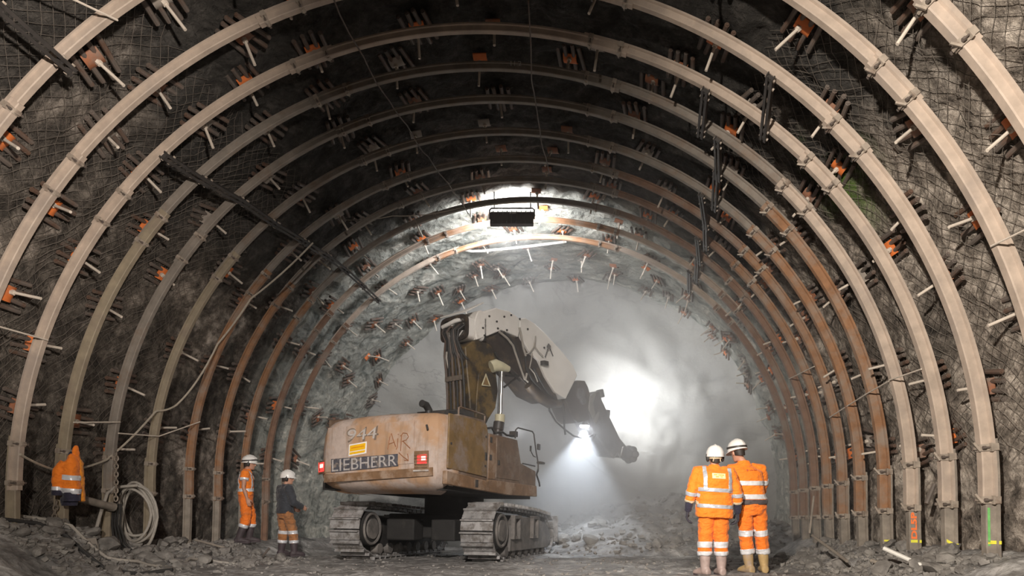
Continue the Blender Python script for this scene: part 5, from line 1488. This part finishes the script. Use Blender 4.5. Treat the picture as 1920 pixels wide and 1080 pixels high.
def joints(**kw):
    J = dict(head=(0, 0.02, 1.635), neck=(0, 0, 1.50), chest=(0, 0, 1.30), pelvis=(0, 0, 0.95),
             shL=(-0.19, 0, 1.43), elL=(-0.27, -0.03, 1.15), wrL=(-0.29, 0.04, 0.90), shR=(0.19, 0, 1.43), elR=(0.27, -0.03, 1.15), wrR=(0.29, 0.04, 0.90),
             hipL=(-0.095, 0, 0.92), knL=(-0.11, 0.02, 0.50), anL=(-0.12, -0.01, 0.095), hipR=(0.095, 0, 0.92), knR=(0.11, 0.02, 0.50), anR=(0.12, -0.01, 0.095),
             toeL=(-0.15, 1, 0), toeR=(0.15, 1, 0))
    J.update(kw); return J
def ground(px, Y):
    x = (px - VX) / FPX * Y; return V((x, Y, floor_z(x, Y)))

def back_patch(raw, off_e, link, par, R, x0, x1, z0, z1, mat, nm, body=None, tilt=0.0, lift=0.02):
    """print on the back of a garment: flat text or a patch pressed onto the cloth (seen from behind, -Y in the body frame)"""
    from mathutils.bvhtree import BVHTree
    bv = BVHTree.FromPolygons([v.co.copy() for v in raw.vertices], [tuple(p.vertices) for p in raw.polygons])
    def press(x, z, d):
        o = R(x, -0.8, z); hit = bv.ray_cast(o, R.R @ V((0, 1, 0)))
        p = hit[0] if hit[0] is not None else R(x, -0.15, z)
        return p - (R.R @ V((0, 1, 0))) * d
    mb = MB()
    if body is None:
        nx, nz = 8, 4; rows = []
        for j in range(nz + 1):
            for i in range(nx + 1):
                x = x0 + (x1 - x0) * i / nx
                rows.append(press(x, z0 + (z1 - z0) * j / nz + tilt * (x - x0), lift))
        mb.add(rows, [(j * (nx + 1) + i, j * (nx + 1) + i + 1, (j + 1) * (nx + 1) + i + 1, (j + 1) * (nx + 1) + i) for j in range(nz) for i in range(nx)])
    else:
        me = text_mesh(body, 1.0); pts, fs = mesh_pts(me); bpy.data.meshes.remove(me)
        xs = [p.x for p in pts]; ys = [p.y for p in pts]; a0, a1, b0, b1 = min(xs), max(xs), min(ys), max(ys)
        mb.add([press(x0 + (x1 - x0) * (p.x - a0) / (a1 - a0), z0 + (z1 - z0) * (p.y - b0) / (b1 - b0) + tilt * (x1 - x0) * (p.x - a0) / (a1 - a0), lift) for p in pts], fs)
    me = mb.mesh(nm, off_e, 0)
    return link(nm, me, mat, par)

# --- the two workers in front of the right wall, backs to the camera
R1 = Rig(ground(1339, 9.26), radians(2), 1.015)
J1 = joints(head=(0.015, 0.02, 1.62), elL=(-0.325, -0.04, 1.13), wrL=(-0.36, 0.02, 0.89), elR=(0.315, -0.03, 1.11), wrR=(0.335, 0.04, 0.86), shL=(-0.225, 0, 1.43), shR=(0.215, 0, 1.42),
            anL=(-0.125, 0.0, 0.095), anR=(0.105, 0.02, 0.095), knL=(-0.12, 0.03, 0.50), knR=(0.10, 0.03, 0.50), toeL=(-0.55, 0.9, 0), toeR=(-0.1, 1, 0), curl=0.75)
c1 = dict(tmat=M['hivis_dirty'], jmat=M['hivis'], rmat=M['reflect_grey'], bmat=M['boot'], hem=0.80, jw=1.22, roll=-0.06, tw=1.08, cuff=0.45, boot_top=0.62,
          bands=((1.175, 0.026), (0.955, 0.026)), sleeve_bands=((0.50, 0.026, M['reflect_grey'], 'reflective_band'), (0.72, 0.022, M['creamcloth'], 'cuff_band')),
          braces=((-0.15, 1.19, 1.50, 0.026), (0.19, 1.16, 1.47, 0.026)), sleeve=0.74, sleeve_end=M['navy'], glove=M['glovegrey'],
          leg_bands=((0.18, 0.042, M['reflect']), (0.48, 0.030, M['reflect'])), cradle=True, muffs=True, armx=0.235)
e1, lk, rj, jo, hp = person('person in orange hi-vis jacket and grey boots, left of the two turned away', R1, J1, (0.05, 0.05, 0.0), c1, 'two workers watching the digger')
M['badge'] = simple('pale_yellow_badge', (0.85, 0.78, 0.40), 0.5, 0, 0.05, 20, 0)
M['badge_ink'] = simple('orange_badge_print', (0.80, 0.42, 0.05), 0.5, 0, 0.05, 20, 0)
b = back_patch(rj, wloc(e1), lk, jo, R1, -0.065, 0.115, 1.335, 1.405, M['badge'], 'back_badge', None, -0.05, 0.012)
for (xa, xb, za, zb) in ((-0.045, 0.0, 1.378, 1.390), (0.012, 0.095, 1.374, 1.386), (-0.02, 0.03, 1.35, 1.362), (0.04, 0.075, 1.348, 1.36)):
    back_patch(rj, wloc(e1), lk, jo, R1, xa, xb, za, zb, M['badge_ink'], 'badge_print', None, -0.05, 0.016)

R2 = Rig(ground(1416, 9.58), radians(8), 1.07)
J2 = joints(head=(-0.225, 0.06, 1.635), neck=(-0.155, 0.02, 1.49), chest=(-0.115, 0, 1.28), pelvis=(-0.05, 0, 0.94), shL=(-0.31, 0.03, 1.41), elL=(-0.34, 0.12, 1.14), wrL=(-0.25, 0.36, 1.28),
            shR=(0.09, 0.02, 1.40), elR=(0.165, 0.10, 1.13), wrR=(-0.06, 0.36, 1.26), hipL=(-0.14, 0, 0.91), hipR=(0.045, 0, 0.91), knL=(-0.125, 0.02, 0.50), knR=(0.10, 0.03, 0.50),
            anL=(-0.085, 0.0, 0.095), anR=(0.14, 0.03, 0.095), toeL=(-0.3, 1, 0), toeR=(0.2, 1, 0), curl=0.9)
c2 = dict(tmat=M['hivis_dirty'], jmat=M['hivis'], rmat=M['reflect'], bmat=M['boot_tan'], hem=0.93, jw=1.0, tw=1.04, cuff=0.42, boot_top=0.52,
          bands=((1.215, 0.032), (1.035, 0.034)), waist=((0.955, 0.045),), sleeve=0.9, sleeve_bands=((0.30, 0.03, M['reflect'], 'reflective_band'),),
          leg_bands=((-0.12, 0.043, M['reflect']), (0.50, 0.040, M['reflect'])), strap=True, armx=0.27)
e2, lk2, rj2, jo2, hp2 = person('person in orange hi-vis suit and tan boots looking down at a phone', R2, J2, (0.30, -0.22, -0.06), c2, 'two workers watching the digger')
M['jlogo'] = simple('red_brown_print', (0.45, 0.07, 0.02), 0.6, 0, 0.05, 20, 0)
back_patch(rj2, wloc(e2), lk2, jo2, R2, -0.175, -0.155, 1.375, 1.398, M['jlogo'], 'logo_mark', None, 0.0, 0.010)
for q in range(7):
    back_patch(rj2, wloc(e2), lk2, jo2, R2, -0.142 + q * 0.0165, -0.142 + q * 0.0165 + (0.011 if q % 3 else 0.007), 1.379, 1.396 - 0.004 * (q % 2), M['jlogo'], 'logo_print', None, 0.0, 0.010)
# the phone between his hands
ph = MB(); ph.box(R2(-0.155, 0.48, 1.32), (0.075, 0.012, 0.15), R2.R @ Matrix.Rotation(-0.6, 3, 'X'))
tag(obj('phone', ph, M['phone'], None, bevel=0.004), 'dark phone held up by the right worker', 'phone')

# --- two workers by the left wall
R3 = Rig(ground(461, 13.55), radians(-68), 0.985)
J3 = joints(head=(0.01, 0.07, 1.635), neck=(0, 0.02, 1.50), elR=(0.265, -0.02, 1.15), wrR=(0.27, 0.05, 0.91), knL=(-0.10, 0.10, 0.50), anL=(-0.10, 0.05, 0.095), knR=(0.10, 0.02, 0.50), anR=(0.10, -0.12, 0.095), toeL=(-0.1, 1, 0), toeR=(0.1, 1, 0), curl=0.5)
c3 = dict(tmat=M['hivis_dirty'], jmat=M['hivis'], rmat=M['reflect'], bmat=M['boot_dark'], hem=0.98, jw=0.95, tw=1.0, cuff=0.55, boot_top=0.68, vest=True,
          bands=((1.09, 0.032),), sleeve=0.26, sleeve_bands=((0.22, 0.025, M['reflect'], 'reflective_band'),), braces=((-0.11, 1.10, 1.47, 0.024), (0.11, 1.10, 1.47, 0.024)),
          leg_bands=((0.36, 0.035, M['reflect']),), strap=True, muffs=True, armx=0.19)
person('person in short-sleeved orange vest and dark boots, seen from the side by the left arches', R3, J3, (0, -0.05, 0), c3, 'two workers by the left wall', 0.012)
R4 = Rig(ground(534, 13.75), radians(-42), 0.985)
J4 = joints(head=(0.03, 0.05, 1.63), neck=(0.02, 0.02, 1.49), elR=(0.30, 0.05, 1.13), wrR=(0.22, 0.28, 1.02), elL=(-0.28, 0.03, 1.13), wrL=(-0.2, 0.25, 1.0), knL=(-0.14, 0.03, 0.50), anL=(-0.17, 0.0, 0.095), knR=(0.14, 0.12, 0.50), anR=(0.17, 0.12, 0.095), curl=0.7)
c4 = dict(tmat=M['hivis_brown'], jmat=M['hoodie'], rmat=M['reflect'], bmat=M['boot_dark'], hem=0.90, jw=0.98, tw=0.98, cuff=0.42, boot_top=0.6, sleeve=0.95,
          leg_bands=((0.0, 0.035, M['reflect']), (0.48, 0.030, M['reflect'])), muffs=True, armx=0.2)
person('person in dark sweater and muddy orange trousers, back half turned, beside the digger tail', R4, J4, (-0.5, 0, 0), c4, 'two workers by the left wall', 0.012)

# ------------------------------------------------------------------ work jackets hung on the fifth arch's left foot
def hung_jacket(label, cx, Y, y0, y1, w, mat, yaw, bands, arm=True, seed=0, dp=1.0):
    top = at(cx, y0, Y); bot = at(cx, y1, Y); L = (top - bot).z
    R = Rig(bot, yaw)
    e = empty('hanging_jacket', top, label, 'jacket', 'work jackets hung on the left arch')
    off = wloc(e)
    mb = MB()
    mb.loft([ring(R, (0.01, 0, 0), w * 1.0, 0.09 * dp, 20, 0, -0.10, 0.8), ring(R, (0, 0, L * 0.3), w * 0.98, 0.10 * dp, 20, 0, -0.08, 0.8), ring(R, (0, 0, L * 0.62), w * 0.86, 0.11 * dp, 20, 0, 0, 0.8),
             ring(R, (0.01, 0, L * 0.85), w * 0.62, 0.09 * dp, 20), ring(R, (0.01, 0, L), w * 0.28, 0.06 * dp, 20), ring(R, (0.01, 0, L * 1.05), w * 0.12, 0.03 * dp, 20)])
    if arm:
        mb.tube([R(-w * 0.5, -0.02, L * 0.80), R(-w * 1.12, -0.05, L * 0.60), R(-w * 1.25, -0.06, L * 0.36), R(-w * 1.30, -0.05, L * 0.10)], [0.075, 0.075, 0.07, 0.062], 12)
    me = fuse(mb, 0.013, 2); wrinkle(me, 0.012, 9, seed)
    raw = me.copy()
    def lk_(nm, me, mat, par):
        me.name = nm; me.materials.clear(); me.materials.append(mat); o = bpy.data.objects.new(nm, me); COL.objects.link(o); o.parent = par; return o
    jo = lk_('jacket_shell', shift(me, off), mat, e)
    for z, h, right in bands:
        bm = bmesh.new(); bm.from_mesh(raw)
        n = R.R @ V((0.10, 0, 1)).normalized(); p = R(0, 0, L * z)
        for co, nn in ((p + n * h, n), (p - n * h, -n)):
            bmesh.ops.bisect_plane(bm, geom=bm.verts[:] + bm.edges[:] + bm.faces[:], plane_co=co, plane_no=nn, clear_outer=True)
        bad = [f for f in bm.faces if (R.R.transposed() @ (f.calc_center_median() - R.b)).x < (-w * 0.98 if not right else -w * .5)]
        bmesh.ops.delete(bm, geom=bad, context='FACES'); bm.normal_update()
        for v in bm.verts: v.co += v.normal * 0.006
        m2 = bpy.data.meshes.new('reflective_band'); bm.to_mesh(m2); bm.free()
        m2.polygons.foreach_set('use_smooth', [True] * len(m2.polygons))
        lk_('reflective_band', shift(m2, off), M['reflect'], jo)
    return e, R, L, lk_, off
M['hivis_amber'] = cloth('yellow_orange_cloth', (0.86, 0.30, 0.02), 0.1, (0.35, 0.14, 0.03), t2=(0.55, 0.7))
ej, Rj, Lj, lkj, offj = hung_jacket('orange hi-vis jacket with two silver bands hung in front on the left arch', 133, 9.10, 853, 926, 0.105, M['hivis'], radians(8), ((0.42, 0.034, True), (0.08, 0.034, False)), True, 2)
mb = MB(); mb.loft([ring(Rj, (0.01, 0, -0.10), 0.10, 0.09, 16), ring(Rj, (0.01, 0, 0.02), 0.104, 0.095, 16)]); lkj('lower_lining', mb.mesh('l', offj), M['navy'], ej)
mb = MB(); mb.ell(Rj(-0.01, 0.02, Lj * 1.0), (0.035, 0.03, 0.05)); lkj('dark_collar', mb.mesh('l', offj), M['navy'], ej)
mb = MB(); mb.tube([Rj(-0.137, -0.05, 0.09), Rj(-0.14, -0.05, -0.02)], 0.066, 12); lkj('navy_cuff', mb.mesh('l', offj), M['navy'], ej)
mb = MB(); mb.tube([Rj(-0.137, -0.05, 0.10), Rj(-0.138, -0.05, 0.05)], 0.069, 12); lkj('reflective_band', mb.mesh('l', offj), M['reflect'], ej)
hung_jacket('amber work jacket hung at the back of the jackets on the left arch', 147, 9.24, 858, 940, 0.075, M['hivis_amber'], radians(35), (), False, 5)
ehd, Rh, Lh, lkh, offh = hung_jacket('narrow orange hood hung highest on the left arch', 141, 9.16, 836, 882, 0.05, M['hivis'], radians(0), (), False, 8, 0.5)
eb = empty('dark_bag', at(130, 945, 9.2), 'dark bag hanging below the orange jacket', 'bag')
mb = MB(); mb.loft([ring(Rig(at(130, 948, 9.16), 0), (0, 0, 0), 0.10, 0.06, 16), ring(Rig(at(130, 948, 9.16), 0), (0, 0, 0.08), 0.12, 0.07, 16), ring(Rig(at(130, 948, 9.16), 0), (0, 0, 0.17), 0.08, 0.05, 16)])
obj('bag_body', mb, M['navy'], eb)
mb = MB(); mb.tube([at(124, 930, 9.16), at(130, 920, 9.16), at(136, 930, 9.16)], 0.012, 6); obj('strap', mb, M['navy'], eb)
# ------------------------------------------------------------------ lights and haze
def lamp(name, kind, loc, target, power, col, **kw):
    l = bpy.data.lights.new(name, kind); l.energy = power; l.color = col
    for k, v in kw.items(): setattr(l, k, v)
    o = bpy.data.objects.new(name, l); COL.objects.link(o); o.location = loc
    if target is not None:
        d = (V(target) - V(loc)).normalized(); o.rotation_euler = d.to_track_quat('-Z', 'Y').to_euler()
    return o
# floodlights on stands behind the camera, plus one added fill
lamp('flood_right', 'SPOT', (-2.0, -1.6, 3.0), (4.9, 9.0, 0.8), 7600, (1.0, 0.90, 0.79), spot_size=radians(68), spot_blend=0.9, shadow_soft_size=0.13)
lamp('flood_left', 'SPOT', (1.6, -1.4, 1.3), (-8.2, 7.6, 4.9), 7500, (1.0, 0.89, 0.79), spot_size=radians(44), spot_blend=1.0, shadow_soft_size=0.13)
lamp('flood_centre', 'SPOT', (-0.4, -1.8, 4.6), (-2.2, 11.0, 0.3), 8500, (1.0, 0.92, 0.85), spot_size=radians(48), spot_blend=1.0, shadow_soft_size=0.13)
lamp('fill_low_left', 'SPOT', (-0.5, -1.5, 1.6), (-6.6, 9.6, -0.5), 2200, (1.0, 0.90, 0.80), spot_size=radians(38), spot_blend=1.0, shadow_soft_size=0.13)  # added fill that lifts the dark lower left, not a lamp of the site
# the floodlight under the crown
lamp('crown_flood', 'AREA', at(960, 425, LY + 0.12), at(960, 500, 20.0), 380, (0.98, 0.98, 1.0), size=0.8)
# lamps on the boom
lamp('breaker_flood', 'SPOT', FP + HB * 0.12, V((1.5, 20.3, 2.6)), 2400, (0.92, 0.95, 1.0), spot_size=radians(120), spot_blend=1.0, shadow_soft_size=0.1)
lamp('breaker_spot', 'SPOT', LP + V((0, 0, -0.08)), LP + V((-0.25, -0.25, -2.0)), 850, (0.80, 0.89, 1.0), spot_size=radians(84), spot_blend=0.5, shadow_soft_size=0.06)
lamp('deck_lamp', 'SPOT', side_pt(966, 812, .3) + V((0, 0.1, 0)), V((-1.0, 19, 3)), 120, (0.95, 0.97, 1.0), spot_size=radians(100), spot_blend=0.6, shadow_soft_size=0.08)

# dust haze hanging before the face
m = bpy.data.materials.new('dust_haze'); m.use_nodes = True
nt = m.node_tree; nt.nodes.clear()
out = nt.nodes.new('ShaderNodeOutputMaterial'); vs_ = nt.nodes.new('ShaderNodeVolumeScatter')
vs_.inputs['Color'].default_value = (0.93, 0.94, 0.96, 1); vs_.inputs['Anisotropy'].default_value = 0.25
co = worldpos(nt); sp = N(nt, 'ShaderNodeSeparateXYZ'); nt.links.new(co, sp.inputs[0])
mr = N(nt, 'ShaderNodeMapRange'); nt.links.new(sp.outputs['Y'], mr.inputs[0]); mr.inputs[1].default_value = 9.6; mr.inputs[2].default_value = 17.5; mr.inputs[3].default_value = 0.022; mr.inputs[4].default_value = 0.11
mx = N(nt, 'ShaderNodeMapRange'); nt.links.new(sp.outputs['X'], mx.inputs[0]); mx.inputs[1].default_value = -3.2; mx.inputs[2].default_value = 1.2; mx.inputs[3].default_value = 0.10; mx.inputs[4].default_value = 1.0
nz = noise_tex(nt, co, 0.55, 3, 0.5)
m1 = N(nt, 'ShaderNodeMath', operation='MULTIPLY'); nt.links.new(mr.outputs[0], m1.inputs[0]); nt.links.new(mx.outputs[0], m1.inputs[1])
m2 = N(nt, 'ShaderNodeMapRange'); nt.links.new(nz, m2.inputs[0]); m2.inputs[1].default_value = 0.3; m2.inputs[2].default_value = 0.7; m2.inputs[3].default_value = 0.5; m2.inputs[4].default_value = 1.5
m3 = N(nt, 'ShaderNodeMath', operation='MULTIPLY'); nt.links.new(m1.outputs[0], m3.inputs[0]); nt.links.new(m2.outputs[0], m3.inputs[1])
dn = N(nt, 'ShaderNodeVectorMath', operation='DISTANCE'); nt.links.new(co, dn.inputs[0]); dn.inputs[1].default_value = tuple(LP + V((-0.1, 0, -0.8)))
dr = N(nt, 'ShaderNodeMapRange'); nt.links.new(dn.outputs['Value'], dr.inputs[0]); dr.inputs[1].default_value = 0.6; dr.inputs[2].default_value = 2.8; dr.inputs[3].default_value = 0.34; dr.inputs[4].default_value = 0.0
m4 = N(nt, 'ShaderNodeMath', operation='ADD'); nt.links.new(m3.outputs[0], m4.inputs[0]); nt.links.new(dr.outputs[0], m4.inputs[1])
nt.links.new(m4.outputs[0], vs_.inputs['Density']); nt.links.new(vs_.outputs[0], out.inputs['Volume'])
hz = MB()
hz.loft([[V((xc(Y) + 5.7 * cos(a), Y, 5.6 * sin(a) if a <= pi else 0)) for a in [radians(q) for q in range(0, 181, 12)]] + [V((xc(Y) - 5.7, Y, -1.2)), V((xc(Y) + 5.7, Y, -1.2))] for Y in (9.6, 12, 15, 18, 20.0)])
ho = obj('haze', hz, None, angle=0); ho.data.materials.append(m)
tag(ho, 'pale dust haze hanging in the tunnel before the face', 'haze', None, 'stuff')

w = bpy.data.worlds.new('world'); SC.world = w; w.use_nodes = True
bg = w.node_tree.nodes.get('Background') or w.node_tree.nodes.new('ShaderNodeBackground')
bg.inputs[0].default_value = (0.75, 0.72, 0.68, 1); bg.inputs[1].default_value = 0.008
SC.view_settings.view_transform = 'Standard'
SC.view_settings.look = 'None'
SC.view_settings.gamma = 1.0
SC.view_settings.exposure = 0.0
SC.view_settings.use_curve_mapping = False
cy = SC.cycles
cy.use_denoising = True
cy.max_bounces = 6; cy.diffuse_bounces = 3; cy.glossy_bounces = 2; cy.transmission_bounces = 2; cy.volume_bounces = 1
cy.volume_step_rate = 2.0; cy.volume_max_steps = 96
cy.sample_clamp_indirect = 4.0
